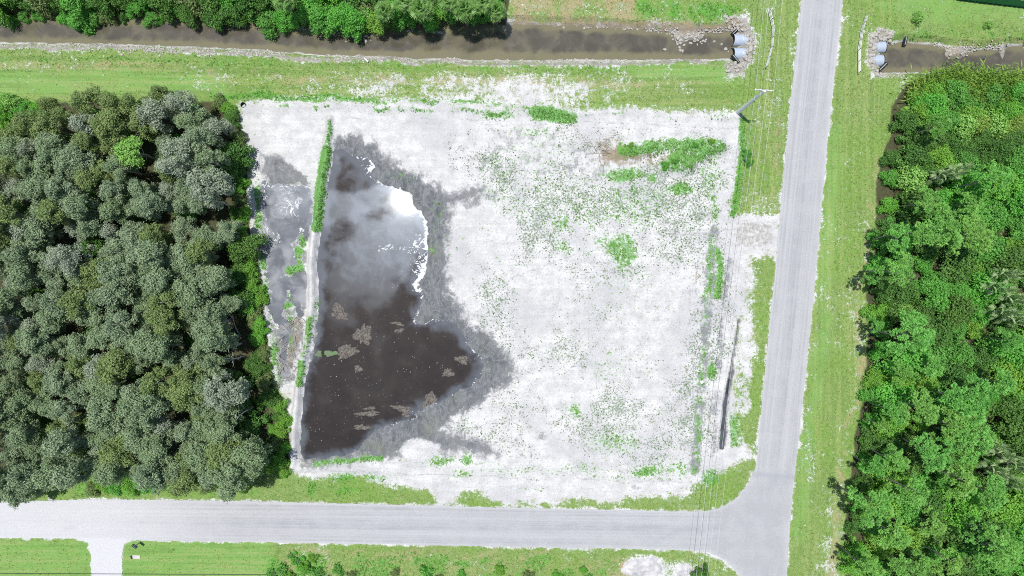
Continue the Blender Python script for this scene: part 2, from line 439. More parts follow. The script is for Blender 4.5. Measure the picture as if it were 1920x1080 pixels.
def leaf_material(name, a, b, c=None, trans=0.25, rough=0.55, obvar=0.5):
    """leaf colour runs from a to b leaf by leaf, and from tree to tree towards c"""
    t = T(name)
    tone = t.attr('tone')
    k = t.mix(tone, a, b)
    if c is not None:
        r = t.n('ShaderNodeObjectInfo').outputs['Random']
        k = t.mix(t.math('MULTIPLY', t.rng(r, 0.15, 1.0, 0, 1, False), obvar), k, t.mix(tone, tuple(x * 0.75 for x in c), tuple(x * 1.15 for x in c)))
    d = t.bsdf(k, rough, None, 0.25)
    tr = t.n('ShaderNodeBsdfTranslucent'); t.put(tr.inputs[0], k)
    mx = t.n('ShaderNodeMixShader'); mx.inputs[0].default_value = trans
    t.l.new(d, mx.inputs[1]); t.l.new(tr.outputs[0], mx.inputs[2])
    return t.out(mx.outputs[0])

M = {}
M['ground'] = ground_material()
M['road'] = road_material()
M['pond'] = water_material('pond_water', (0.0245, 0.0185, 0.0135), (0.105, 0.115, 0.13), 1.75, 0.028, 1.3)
M['silt_pond'] = water_material('silty_water', (0.125, 0.132, 0.147), (0.31, 0.318, 0.33), 1.6, 0.05, 1.6, True, 0.6, 0.12)
M['canal'] = water_material('canal_water', (0.085, 0.076, 0.058), (0.185, 0.17, 0.10), 1.65, 0.12, 1.6, foam=False)
M['ditch'] = water_material('ditch_water', (0.03, 0.033, 0.035), (0.10, 0.11, 0.12), 1.4, 0.1, 2.5, foam=False)
M['gum'] = leaf_material('grey_green_leaf', (0.115, 0.19, 0.10), (0.41, 0.515, 0.315), (0.245, 0.355, 0.155), obvar=0.55)
M['gum_pale'] = leaf_material('pale_grey_leaf', (0.21, 0.275, 0.19), (0.47, 0.535, 0.39))
M['gum_olive'] = leaf_material('olive_leaf', (0.12, 0.195, 0.06), (0.31, 0.41, 0.15))
M['lime'] = leaf_material('lime_leaf', (0.19, 0.39, 0.07), (0.36, 0.64, 0.16))
M['pine'] = leaf_material('pine_needle', (0.11, 0.34, 0.065), (0.31, 0.69, 0.17), (0.35, 0.55, 0.13), 0.34, obvar=0.6)
M['bush'] = leaf_material('bush_leaf', (0.085, 0.31, 0.045), (0.25, 0.67, 0.115), (0.17, 0.38, 0.09), 0.36, obvar=0.7)
M['bush_dark'] = leaf_material('dark_bush_leaf', (0.045, 0.14, 0.032), (0.16, 0.35, 0.075), (0.15, 0.26, 0.055), 0.28)
M['vine'] = leaf_material('vine_leaf', (0.10, 0.33, 0.035), (0.28, 0.64, 0.10), (0.32, 0.46, 0.08), 0.32)
M['reed'] = leaf_material('reed_leaf', (0.20, 0.34, 0.06), (0.46, 0.62, 0.15), (0.26, 0.50, 0.09), 0.35)
M['palm'] = leaf_material('palm_leaf', (0.11, 0.25, 0.05), (0.28, 0.46, 0.14), None, 0.25, 0.4)
M['palmetto'] = leaf_material('palmetto_leaf', (0.24, 0.38, 0.15), (0.56, 0.70, 0.36), None, 0.2, 0.4)
M['weed'] = leaf_material('weed_leaf', (0.11, 0.29, 0.05), (0.34, 0.58, 0.16), None, 0.35)
M['tuft'] = leaf_material('grass_blade', (0.17, 0.26, 0.055), (0.50, 0.56, 0.21), None, 0.35)
M['sprout'] = leaf_material('sprout_leaf', (0.06, 0.15, 0.045), (0.17, 0.34, 0.10), None, 0.25)
M['dry'] = leaf_material('dry_leaf', (0.22, 0.20, 0.12), (0.42, 0.38, 0.26), None, 0.15)
M['bark'] = simple('grey_bark', (0.34, 0.32, 0.29), (0.17, 0.155, 0.135), 0.9, 4.0, 0.4)
M['pale_bark'] = simple('pale_bark', (0.68, 0.66, 0.62), (0.33, 0.31, 0.29), 0.9, 4.0, 0.4)
M['dead'] = simple('bleached_wood', (0.52, 0.47, 0.40), (0.27, 0.23, 0.19), 0.9, 5.0, 0.3)
M['stone'] = simple('limestone', (0.56, 0.53, 0.48), (0.33, 0.31, 0.28), 0.9, 2.2, 0.4)
M['concrete'] = simple('pole_concrete', (0.84, 0.86, 0.85), (0.72, 0.74, 0.735), 0.8, 1.5, 0.1)
M['steel'] = simple('galvanised_steel', (0.66, 0.68, 0.68), (0.52, 0.54, 0.54), 0.45, 3.0, 0.05, 0.5, 0.3)
M['culvert'] = simple('galvanised_pipe', (0.46, 0.525, 0.62), (0.40, 0.46, 0.55), 0.55, 2.0, 0.05, 0.4, 0.0)
M['dark_in'] = simple('dark_interior', (0.02, 0.022, 0.025), None, 0.9)
M['black'] = simple('black_plastic', (0.018, 0.022, 0.028), (0.010, 0.012, 0.015), 0.35, 3.0, 0.05, 0.5)
M['wire'] = simple('aluminium_wire', (0.72, 0.74, 0.72), (0.6, 0.6, 0.6), 0.5, 1.0, 0.0)
M['cable'] = simple('dark_cable', (0.09, 0.10, 0.10), None, 0.7, 1.0, 0.0)
M['white'] = simple('white_plastic', (0.78, 0.78, 0.78), (0.68, 0.68, 0.68), 0.5, 2.0, 0.03)
M['crossarm'] = simple('crossarm_paint', (0.66, 0.69, 0.72), (0.55, 0.58, 0.61), 0.6, 2.0, 0.05)
M['green_box'] = simple('green_paint', (0.012, 0.055, 0.045), (0.008, 0.04, 0.032), 0.45, 3.0, 0.05, 0.5)
M['screen'] = simple('green_mesh_fabric', (0.06, 0.29, 0.135), (0.045, 0.23, 0.10), 0.7, 1.2, 0.2)
M['screen_edge'] = simple('dark_green_trim', (0.025, 0.10, 0.05), None, 0.7)
M['scum'] = simple('algae_scum', (0.205, 0.185, 0.16), (0.055, 0.047, 0.04), 0.9, 3.4, 0.6)
M['scum_green'] = simple('green_algae', (0.12, 0.22, 0.08), (0.17, 0.19, 0.14), 0.9, 2.5, 0.5)
M['slab'] = simple('pad_concrete', (0.60, 0.60, 0.57), (0.47, 0.47, 0.45), 0.9, 4.0, 0.1)
M['pile_sand'] = simple('heaped_sand', (0.66, 0.64, 0.64), (0.40, 0.39, 0.40), 0.95, 0.9, 0.6, 0.2, 0.0, 0.15)

# ------------------------------------------------------------------ the plan, in photograph pixels of ground level
POND = [(628, 283), (645, 280), (660, 292), (690, 302), (706, 312), (690, 325), (725, 348), (750, 355), (772, 362), (775, 385), (795, 405), (803, 430), (798, 455), (803, 490),
        (790, 515), (775, 540), (795, 555), (785, 570), (775, 605), (800, 606), (850, 605), (870, 622), (875, 645), (900, 672), (905, 690), (885, 725), (860, 735), (825, 755),
        (800, 760), (770, 775), (780, 782), (740, 795), (715, 800), (695, 815), (670, 840), (655, 852), (610, 858), (570, 862), (562, 850), (565, 790), (570, 720), (578, 690),
        (592, 650), (598, 610), (597, 560), (595, 500), (598, 430), (612, 350), (622, 300)]
WET = [(622, 265), (660, 256), (700, 268), (740, 293), (790, 326), (835, 362), (900, 358), (925, 366), (890, 378), (842, 388), (848, 430), (840, 480), (848, 540), (872, 590),
       (930, 640), (962, 690), (955, 715), (900, 752), (862, 788), (835, 808), (918, 828), (928, 850), (870, 852), (815, 848), (760, 852), (720, 860), (600, 865), (560, 865), (600, 500)]
SILT = [(494, 345), (520, 348), (548, 347), (572, 347), (588, 350), (584, 420), (575, 500), (576, 560), (565, 600), (548, 625), (545, 700), (530, 720), (512, 690), (505, 600), (498, 520), (494, 430), (490, 360)]
BERM = [(619, 222), (612, 300), (598, 380), (590, 430), (584, 500), (585, 560), (580, 620), (568, 680), (559, 730), (552, 800), (549, 878)]
LOT = [(455, 196), (540, 186), (620, 188), (700, 192), (800, 190), (960, 199), (1100, 208), (1200, 205), (1300, 205), (1384, 213), (1388, 260), (1376, 330), (1368, 410), (1455, 412),
       (1455, 472), (1402, 482), (1398, 560), (1388, 700), (1385, 870), (1340, 880), (1310, 910), (1290, 935), (1150, 938), (960, 938), (800, 925), (700, 903), (640, 890), (545, 886),
       (540, 760), (512, 700), (498, 620), (490, 520), (472, 400), (470, 330), (458, 260)]
def sink(pts, h):
    k = 1 - h / H
    return [(CX + (x - CX) * k, CY + (y - CY) * k) for x, y in pts]
ZW = -1.0
CANAL = sink([(-200, 28), (0, 31), (120, 32), (250, 35), (380, 38), (500, 44), (560, 54), (620, 58), (680, 60), (760, 55), (850, 51), (940, 48), (1000, 45), (1100, 50), (1200, 55), (1260, 60),
              (1370, 58), (1384, 72), (1381, 110), (1340, 112), (1250, 112), (1150, 111), (1000, 113), (850, 111), (750, 108), (650, 104), (560, 98), (450, 92), (300, 86), (150, 82), (0, 79), (-200, 76)], ZW)
CANAL_E = sink([(1655, 86), (1690, 80), (1740, 84), (1780, 90), (1830, 94), (1880, 88), (2100, 82), (2100, 152), (1920, 154), (1870, 150), (1800, 141), (1760, 136), (1700, 137), (1655, 137), (1648, 115)], ZW)
DITCH = [(1386, 600), (1378, 655), (1372, 700), (1362, 760), (1354, 840)]
RL = [(1512, -150), (1503, 0), (1478, 230), (1452, 520), (1428, 760), (1420, 850)]          # left edge of the side road
RR = [(1595, -150), (1580, 0), (1553, 250), (1525, 560), (1500, 800), (1483, 960), (1475, 1080), (1466, 1230)]
ROAD = RL + [(1416, 878), (1402, 908), (1380, 934), (1350, 953), (1320, 958), (1300, 959), (960, 952), (480, 940), (180, 936), (0, 941), (-200, 944)] + \
       [(-200, 1007), (0, 1008), (150, 1010), (165, 1018), (171, 1040), (172, 1090), (170, 1230), (226, 1230), (229, 1090), (229, 1040), (233, 1020), (248, 1013), (530, 1017), (960, 1025), (1280, 1031),
        (1330, 1036), (1360, 1050), (1382, 1075), (1392, 1100), (1398, 1230)] + RR[::-1]
FOREST = [(-200, 215), (30, 205), (100, 192), (420, 192), (452, 240), (462, 330), (470, 420), (488, 520), (502, 640), (510, 720), (530, 750), (542, 800), (542, 885), (500, 888), (470, 886), (330, 884), (180, 886), (120, 915), (-200, 928)]
FOREST_E = [(1700, 160), (1760, 145), (2150, 150), (2150, 1240), (1585, 1240), (1583, 1000), (1600, 860), (1618, 740), (1628, 620), (1625, 560), (1640, 450), (1645, 330), (1668, 250), (1672, 200)]

STEP = 2.94
gx = np.arange(-150, 2075, STEP); gy = np.arange(-125, 1210, STEP)
X, Y = np.meshgrid(gx, gy)
WX = (fbm(X, Y, 60, 1) - 0.5) * 26 + (fbm(X, Y, 14, 2) - 0.5) * 9
WY = (fbm(X, Y, 60, 3) - 0.5) * 26 + (fbm(X, Y, 14, 4) - 0.5) * 9
XW, YW = X + WX, Y + WY
F = {k: np.zeros(X.shape) for k in ('turf', 'green', 'wet', 'mud', 'gravel', 'litter', 'lawn', 'speck', 'track', 'dry', 'tide', 'mow')}
Z = np.zeros(X.shape)
F['turf'][:] = 0.84 - 0.16 * sstep(0.5, 0.7, fbm(X, Y, 70, 5))

def region(xy, pad):
    x0, y0 = np.min(xy, 0) - pad; x1, y1 = np.max(xy, 0) + pad
    i0, i1 = np.searchsorted(gx, (x0, x1)); j0, j1 = np.searchsorted(gy, (y0, y1))
    return slice(max(j0, 0), j1), slice(max(i0, 0), i1)
def paint(att, val, poly=None, line=None, ell=None, wd=8, soft=6, warp=1.0, mode='max', hole=0.0):
    if att in ('turf', 'green'): soft = soft * (2.6 if att == 'turf' else 1.9)
    xy = np.array(poly if poly is not None else line if line is not None else [(ell[0] - ell[2], ell[1] - ell[3]), (ell[0] + ell[2], ell[1] + ell[3])], float)
    sl = region(xy, wd + soft + 30)
    x, y = X[sl] + WX[sl] * warp, Y[sl] + WY[sl] * warp
    if poly is not None: d = poly_sd(x, y, poly)
    elif line is not None: d = line_d(x, y, line) - wd
    else:
        d = (np.hypot((x - ell[0]) / ell[2], (y - ell[1]) / ell[3]) - 1) * min(ell[2], ell[3])
    m = 1 - sstep(-soft, soft, d)
    if hole: m = m * (1 - hole * sstep(0.45, 0.6, fbm(x, y, 22, 5)))
    f = F[att]
    if mode == 'max': f[sl] = np.maximum(f[sl], m * val)
    elif mode == 'set': f[sl] = f[sl] * (1 - m) + val * m
    elif mode == 'add': f[sl] = f[sl] + m * val
    return m

# -- turf and lot
paint('turf', 0.0, poly=LOT, soft=7, warp=0.8, mode='set')
for e, vv in (((690, 165, 26, 14), 0.22), ((820, 166, 48, 14), 0.3), ((965, 172, 70, 18), 0.05), ((1050, 170, 55, 14), 0.2), ((985, 195, 22, 14), 0.15), ((590, 160, 40, 10), 0.45), ((420, 142, 30, 8), 0.5),
              ((60, 120, 60, 8), 0.55), ((1440, 175, 30, 20), 0.6), ((1470, 320, 16, 24), 0.6), ((1420, 385, 26, 14), 0.35)):
    paint('turf', vv + 0.12, ell=e, soft=16, mode='set', warp=2.0)
paint('turf', 0.74, poly=[(950, -10), (1400, -10), (1400, 40), (1200, 45), (960, 48)], soft=10, mode='set')
paint('mud', 0.65, poly=[(950, 30), (1200, 30), (1390, 36), (1390, 60), (1200, 58), (960, 50)], soft=8)
paint('green', 0.75, poly=[(1190, 0), (1340, 0), (1385, 15), (1370, 36), (1250, 45), (1190, 30)], soft=12, hole=0.5)
# canal margins
SB = [(-150, 84), (0, 86), (150, 90), (300, 96), (450, 101), (600, 107), (760, 114), (960, 118), (1150, 116), (1320, 114)]
paint('turf', 0.05, line=SB, wd=3, soft=4, mode='set', warp=1.0)
paint('gravel', 0.8, line=SB, wd=6, soft=7, warp=1.0)
paint('turf', 0.1, line=[(0, 40), (500, 50), (960, 50), (1380, 55)], wd=6, soft=6, mode='set', warp=0.5)
paint('gravel', 0.6, line=[(950, 42), (1200, 50), (1370, 52)], wd=6, soft=6, warp=0.6)
paint('green', 0.6, line=[(650, 122), (800, 128), (1000, 128), (1180, 128)], wd=7, soft=9, hole=0.4)
paint('lawn', 0.9, poly=[(1150, 115), (1350, 122), (1370, 150), (1200, 150)], soft=14)
paint('green', 0.55, line=[(0, 112), (250, 115), (500, 122), (700, 128)], wd=10, soft=10, hole=0.6)
paint('lawn', 0.9, poly=[(-50, 132), (200, 130), (420, 140), (440, 185), (250, 180), (0, 175)], soft=16, hole=0.3)
paint('green', 0.55, line=[(0, 92), (300, 102), (600, 113), (960, 124), (1300, 119)], wd=4, soft=6, hole=0.6, warp=1.5)
paint('green', 0.55, line=[(960, 46), (1200, 50), (1370, 52)], wd=4, soft=6, hole=0.5, warp=1.5); paint('green', 0.6, line=[(1680, 78), (1800, 84), (1920, 82)], wd=5, soft=6, hole=0.4, warp=1.2); paint('green', 0.6, line=[(1660, 142), (1760, 142), (1900, 156)], wd=4, soft=5, hole=0.3)
# north edge of the lot
paint('green', 0.95, line=[(400, 178), (470, 180), (600, 184), (700, 186)], wd=6, soft=8)
paint('green', 0.85, line=[(700, 188), (900, 192), (960, 195), (1010, 205)], wd=5, soft=7, hole=0.3)
paint('green', 0.75, line=[(490, 200), (640, 200), (760, 205), (900, 210)], wd=4, soft=6, hole=0.5)
paint('green', 1.0, poly=[(985, 205), (1020, 200), (1080, 212), (1085, 228), (1040, 234), (1000, 226)], soft=7, warp=0.6)
paint('green', 0.9, ell=(935, 212, 28, 9), soft=8)
paint('green', 0.55, line=[(1090, 215), (1200, 212), (1370, 216)], wd=4, soft=7, hole=0.5)
paint('green', 0.5, ell=(1005, 250, 50, 12), soft=10)
# right part of the lot
MOUND = [(1155, 264), (1200, 258), (1290, 254), (1350, 256), (1352, 280), (1310, 300), (1290, 318), (1245, 322), (1240, 300), (1265, 285), (1220, 284), (1190, 292), (1155, 290)]
paint('green', 0.9, poly=MOUND, soft=6, warp=1.0, hole=0.3)
paint('mud', 0.75, poly=[(1118, 258), (1150, 258), (1240, 278), (1290, 290), (1250, 312), (1200, 305), (1130, 300)], soft=16, warp=1.3, hole=0.4)
for e, vv in (((1170, 322, 42, 13), 0.75), ((1225, 328, 12, 8), 0.9), ((1275, 350, 26, 15), 0.72), ((1240, 355, 40, 20), 0.42), ((1165, 472, 30, 36), 0.60), ((1130, 455, 20, 16), 0.5), ((1050, 420, 22, 20), 0.55),
              ((1055, 462, 24, 16), 0.55), ((1150, 410, 40, 16), 0.5), ((1110, 400, 60, 40), 0.36), ((1190, 380, 80, 50), 0.38), ((1335, 690, 11, 16), 0.95), ((1080, 770, 18, 14), 0.6), ((1205, 882, 32, 13), 0.72),
              ((1150, 830, 60, 24), 0.47), ((1260, 880, 60, 20), 0.5), ((820, 862, 26, 10), 0.7), ((870, 862, 14, 10), 0.8), ((870, 885, 24, 10), 0.6), ((700, 895, 40, 8), 0.62), ((640, 893, 30, 9), 0.75),
              ((1180, 180, 0.1, 0.1), 0), ((480, 245, 8, 6), 0.55), ((495, 240, 10, 6), 0.45), ((1330, 330, 26, 70), 0.42), ((1000, 340, 120, 90), 0.30), ((1180, 560, 90, 70), 0.27), ((1000, 600, 120, 180), 0.16),
              ((900, 460, 80, 60), 0.24), ((1150, 690, 60, 40), 0.3), ((950, 880, 90, 14), 0.42), ((1090, 880, 80, 16), 0.45), ((1260, 600, 30, 200), 0.22), ((1100, 300, 160, 60), 0.25), ((1150, 400, 170, 110), 0.24), ((1130, 620, 170, 160), 0.19), ((1000, 480, 140, 120), 0.17), ((1180, 810, 120, 80), 0.22), ((980, 800, 90, 60), 0.15)):
    if vv: paint('green', vv, ell=e, soft=12 if vv < 0.6 else 7)
paint('green', 0.97, line=[(1390, 225), (1388, 300), (1380, 370), (1373, 405)], wd=6, soft=5, warp=0.4)
paint('green', 0.55, line=[(1405, 230), (1400, 330)], wd=8, soft=8, warp=0.5)
paint('green', 0.55, line=[(1338, 330), (1336, 420), (1330, 500), (1325, 600), (1310, 760), (1300, 880)], wd=6, soft=9, hole=0.3)
paint('green', 0.95, line=[(1346, 470), (1350, 500), (1342, 555)], wd=6, soft=5, warp=0.5)
paint('wet', 0.42, line=[(1338, 430), (1325, 600), (1300, 870)], wd=9, soft=10)
paint('wet', 0.40, line=[(1362, 500), (1345, 700), (1330, 870)], wd=7, soft=8)
paint('turf', 0.55, line=[(1440, 490), (1425, 560), (1405, 760), (1395, 860)], wd=13, soft=10, mode='set', warp=2.2)
paint('turf', 0.15, line=[(1405, 470), (1400, 520), (1398, 560)], wd=5, soft=6, mode='set')
paint('turf', 0.3, line=[(1410, 580), (1395, 740)], wd=12, soft=10, mode='set')
paint('green', 0.75, line=[(1378, 780), (1372, 830)], wd=9, soft=7)
paint('turf', 0.05, ell=(1376, 852, 20, 12), soft=7, mode='set')
paint('turf', 0.1, poly=[(1375, 415), (1455, 412), (1458, 470), (1378, 476)], soft=6, mode='set', warp=0.6)
paint('gravel', 0.5, poly=[(1375, 418), (1450, 416), (1452, 468), (1380, 472)], soft=8, warp=0.8)
for a_ in range(6):
    paint('wet', 0.30, line=[(1370, 422 + a_ * 9), (1440, 424 + a_ * 8)], wd=1.5, soft=3, warp=0.6)
paint('turf', 0.80, poly=[(1404, 484), (1456, 478), (1434, 760), (1424, 870), (1384, 880), (1384, 800), (1392, 640)], soft=6, mode='set', warp=1.2)
for e, vv in (((1408, 520, 6, 30), 0.1), ((1402, 600, 12, 30), 0.35), ((1400, 670, 8, 40), 0.1), ((1412, 640, 8, 30), 0.3), ((1395, 760, 10, 14), 0.3), ((1392, 850, 16, 10), 0.1), ((1430, 478, 20, 8), 0.2)):
    paint('turf', vv, ell=e, soft=5, mode='set', warp=0.8)
paint('green', 0.60, line=[(1340, 330), (1336, 420), (1330, 500), (1322, 600), (1308, 760), (1298, 880)], wd=9, soft=6, hole=0.35)
paint('wet', 0.55, line=[(1338, 430), (1324, 600), (1300, 880)], wd=11, soft=6, warp=0.6)
paint('wet', 0.50, line=[(1366, 490), (1352, 640), (1336, 860)], wd=8, soft=6, warp=0.4, hole=0.3)
# south edge
for e, vv in (((835, 930, 14, 14), 0.0), ((935, 930, 26, 12), 0.0), ((1030, 918, 60, 8), 0.25), ((1090, 930, 60, 12), 0.05), ((1285, 946, 22, 7), 0.05), ((740, 900, 30, 8), 0.2)):
    paint('turf', vv, ell=e, soft=7, mode='set', warp=0.5)
paint('turf', 0.9, poly=[(500, 893), (680, 903), (800, 924), (960, 930), (1010, 942), (1120, 942), (1150, 928), (1300, 925), (1340, 900), (1410, 900), (1310, 964), (480, 944)], soft=10, mode='set', warp=2.4, hole=0.25)
paint('turf', 0.1, ell=(835, 932, 16, 12), soft=5, mode='set'); paint('turf', 0.1, ell=(935, 928, 24, 10), soft=5, mode='set')
paint('green', 0.72, poly=[(545, 888), (680, 895), (700, 925), (560, 930)], soft=12, hole=0.6)
paint('green', 0.5, line=[(660, 862), (760, 862), (860, 866), (960, 870)], wd=4, soft=7, hole=0.4)
paint('green', 0.85, line=[(590, 866), (640, 864), (690, 860), (715, 858)], wd=5, soft=5, warp=0.5)
paint('green', 0.42, line=[(900, 880), (1000, 878), (1200, 900), (1300, 905)], wd=6, soft=9)
paint('green', 0.5, line=[(960, 912), (1040, 915)], wd=3, soft=6)
paint('green', 0.7, ell=(1330, 890, 16, 22), soft=8)
for e, vv in (((1150, 390, 220, 150), 0.37), ((1100, 620, 230, 260), 0.22), ((1180, 820, 150, 90), 0.34), ((980, 300, 170, 100), 0.30), ((1320, 620, 60, 300), 0.40), ((900, 840, 120, 60), 0.26), ((1330, 300, 50, 90), 0.42)):
    paint('speck', vv, ell=e, soft=40)
F['speck'] = np.clip(F['speck'] + (fbm(X, Y, 70, 2) - 0.52) * 0.9 * (F['speck'] > 0.02), 0, 0.5)
for ln_ in ([(1352, 480), (1338, 640), (1322, 860)], [(1366, 480), (1352, 640), (1338, 850)], [(1380, 490), (1368, 620)], [(1310, 420), (1302, 640), (1288, 880)], [(1300, 420), (1292, 640), (1278, 880)],
            [(620, 878), (900, 892), (1300, 905)], [(700, 868), (960, 876), (1280, 888)], [(830, 900), (1000, 912), (1280, 922)], [(640, 212), (900, 224), (1370, 238)], [(650, 222), (900, 234), (1370, 246)],
            [(1450, 430), (1380, 432), (1250, 440), (1100, 470), (960, 520), (880, 600)], [(1450, 444), (1380, 446), (1250, 454), (1100, 484), (970, 536), (890, 620)], [(1300, 500), (1200, 640), (1130, 800), (1080, 880)], [(1312, 508), (1212, 648), (1142, 806), (1094, 882)],
            [(860, 700), (1000, 690), (1200, 600)], [(900, 560), (1040, 420), (1100, 250)]):
    paint('track', random.uniform(0.35, 0.62), line=ln_, wd=1.2, soft=3.0, warp=0.7, hole=0.5)
# wet silt round the ponds
paint('wet', 0.95, poly=WET, soft=24, warp=1.2)
paint('wet', 0.9, poly=[(484, 288), (530, 294), (552, 312), (585, 345), (500, 350)], soft=10, warp=1.0)
paint('wet', 0.52, poly=[(480, 285), (530, 290), (552, 310), (585, 345), (590, 520), (575, 700), (520, 740), (500, 600), (488, 420)], soft=8, warp=0.6)
paint('wet', 0.0, ell=(785, 842, 32, 18), soft=6, mode='set', warp=0.6)
paint('wet', 0.55, ell=(1255, 433, 22, 5), soft=5); paint('wet', 0.5, ell=(1185, 912, 9, 6), soft=4); paint('wet', 0.4, ell=(1015, 825, 12, 10), soft=7)
paint('wet', 0.36, ell=(1080, 310, 70, 36), soft=20); paint('wet', 0.3, ell=(990, 300, 110, 60), soft=30); paint('wet', 0.5, ell=(900, 366, 40, 8), soft=8)
paint('green', 0.45, ell=(755, 325, 26, 10), soft=8); paint('turf', 0.45, ell=(770, 328, 22, 8), soft=8); paint('green', 0.35, ell=(915, 372, 24, 12), soft=9)
paint('green', 0.5, ell=(812, 465, 10, 22), soft=8); paint('green', 0.35, ell=(820, 400, 22, 40), soft=14)
# strip between the wood and the berm
paint('green', 0.92, line=[(482, 335), (486, 400), (487, 440), (493, 500), (500, 560)], wd=6, soft=5, warp=0.6, hole=0.5)
for e, vv in (((560, 470, 10, 12), 0.85), ((548, 505, 12, 10), 0.8), ((567, 450, 8, 16), 0.7), ((545, 560, 5, 18), 0.8), ((538, 575, 12, 8), 0.95), ((525, 700, 10, 20), 0.6), ((545, 620, 8, 40), 0.7), ((562, 500, 10, 20), 0.7), ((556, 520, 14, 8), 0.6), ((512, 660, 10, 40), 0.55), ((508, 600, 6, 30), 0.5)):
    paint('green', vv, ell=e, soft=4, warp=0.5)
paint('mud', 0.7, poly=[(450, 460), (480, 460), (492, 520), (478, 530)], soft=6)
paint('mud', 0.6, poly=[(545, 600), (575, 590), (570, 640), (545, 690), (530, 700)], soft=6)
# berm cover
paint('wet', 0.0, line=BERM, wd=9, soft=4, mode='set', warp=0.3)
paint('green', 1.0, line=[(613, 285), (606, 320), (598, 370), (593, 425)], wd=10, soft=3, warp=0.35)
paint('green', 0.85, line=[(620, 228), (618, 260), (614, 290)], wd=4, soft=4, warp=0.35)
paint('turf', 0.4, line=[(609, 230), (606, 290)], wd=5, soft=6, warp=0.5)
paint('green', 0.55, line=[(593, 560), (590, 600)], wd=5, soft=5, warp=0.4)
paint('green', 0.92, line=[(583, 598), (578, 640), (572, 665)], wd=6, soft=4, warp=0.4, hole=0.4)
paint('green', 0.97, line=[(566, 680), (562, 715)], wd=8, soft=4, warp=0.4)
paint('green', 0.6, line=[(572, 800), (566, 850)], wd=3, soft=4, warp=0.4)
# side road verge
paint('lawn', 0.75, line=[(1570, 250), (1545, 560), (1520, 800), (1500, 1000)], wd=16, soft=16, hole=0.3)
paint('mud', 0.62, line=[(1650, 240), (1632, 400), (1610, 560), (1612, 680), (1592, 800), (1570, 960), (1560, 1080), (1555, 1200)], wd=8, soft=12)
paint('turf', 0.50, line=[(1632, 400), (1608, 560), (1610, 690), (1590, 800), (1568, 960), (1556, 1080)], wd=4, soft=10, mode='set', hole=0.3)
paint('turf', 0.5, line=[(1525, 840), (1518, 900)], wd=5, soft=8, mode='set')
paint('lawn', 0.8, poly=[(1620, 0), (2000, -40), (2000, 45), (1700, 40)], soft=16, hole=0.3)
paint('green', 0.6, poly=[(1650, 50), (1990, 50), (1990, 85), (1780, 85), (1660, 80)], soft=10, hole=0.4)
paint('mud', 0.7, line=[(1700, 82), (1780, 88), (1860, 92)], wd=5, soft=6)
paint('gravel', 0.8, poly=[(1345, 30), (1400, 35), (1415, 70), (1412, 110), (1395, 140), (1350, 140), (1345, 120), (1380, 110), (1380, 60)], soft=8, warp=0.5)
paint('turf', 0.15, poly=[(1352, 30), (1400, 35), (1415, 70), (1412, 110), (1395, 140), (1362, 140), (1355, 120), (1380, 110), (1380, 60)], soft=8, mode='set', warp=0.5)
paint('gravel', 0.9, poly=[(1630, 65), (1660, 55), (1675, 60), (1670, 82), (1650, 86), (1650, 130), (1665, 140), (1640, 140), (1625, 110)], soft=6, warp=0.4)
paint('turf', 0.1, poly=[(1630, 65), (1660, 55), (1675, 60), (1670, 82), (1650, 86), (1650, 130), (1665, 140), (1640, 140), (1625, 110)], soft=6, mode='set', warp=0.4)
# lawns south of the road
paint('lawn', 0.9, poly=[(-150, 1012), (515, 1012), (515, 1220), (-150, 1220)], soft=8, hole=0.15, warp=0.3)
paint('mud', 0.45, poly=[(540, 1030), (1000, 1030), (1160, 1060), (1160, 1200), (520, 1200)], soft=16, hole=0.5)
paint('green', 0.62, poly=[(500, 1028), (1150, 1034), (1170, 1200), (500, 1200)], soft=10, hole=0.7)
paint('turf', 0.0, ell=(1208, 1062, 36, 20), soft=6, mode='set', warp=0.6); paint('turf', 0.2, ell=(1280, 1070, 20, 14), soft=6, mode='set')
paint('dry', 0.62, line=[(1648, 300), (1636, 400), (1612, 540), (1618, 680), (1598, 780), (1574, 960), (1566, 1080), (1560, 1200)], wd=8, soft=14, warp=1.4, hole=0.35)
paint('dry', 0.62, poly=[(530, 1026), (1000, 1030), (1180, 1040), (1180, 1200), (520, 1200)], soft=10, hole=0.5)
paint('dry', 0.6, poly=[(950, -10), (1200, -10), (1200, 40), (960, 46)], soft=8, hole=0.4); paint('dry', 0.6, poly=[(950, 36), (1390, 40), (1390, 60), (960, 52)], soft=6)
paint('dry', 0.5, line=[(0, 120), (300, 128), (600, 150), (900, 150), (1200, 160)], wd=10, soft=12, hole=0.6); paint('dry', 0.6, poly=[(1690, 60), (1990, 66), (1990, 90), (1690, 84)], soft=8, hole=0.4)
paint('dry', 0.5, line=[(1460, 210), (1445, 380)], wd=8, soft=10, hole=0.5)
paint('turf', 0.85, poly=[(140, 880), (500, 888), (545, 892), (480, 944), (-150, 944), (-150, 915), (100, 915)], soft=5, mode='set'); paint('green', 0.6, poly=[(140, 885), (500, 892), (480, 930), (140, 930)], soft=8, hole=0.4)
paint('mow', 0.9, poly=[(1590, -100), (1700, -100), (1660, 250), (1630, 560), (1600, 800), (1565, 1200), (1480, 1200), (1520, 600), (1560, 200)], soft=10)
paint('mow', 0.9, poly=[(1400, -100), (1505, -100), (1480, 230), (1440, 500), (1395, 500), (1400, 150)], soft=10)
paint('mow', -0.9, poly=[(-200, 95), (600, 112), (1340, 118), (1380, 200), (600, 185), (-200, 195)], soft=10, mode='set')
paint('mow', -0.8, poly=[(-200, 1012), (520, 1014), (520, 1250), (-200, 1250)], soft=6, mode='set')
paint('turf', 0.98, poly=[(-200, 1012), (512, 1016), (512, 1250), (-200, 1250)], soft=3, mode='set')
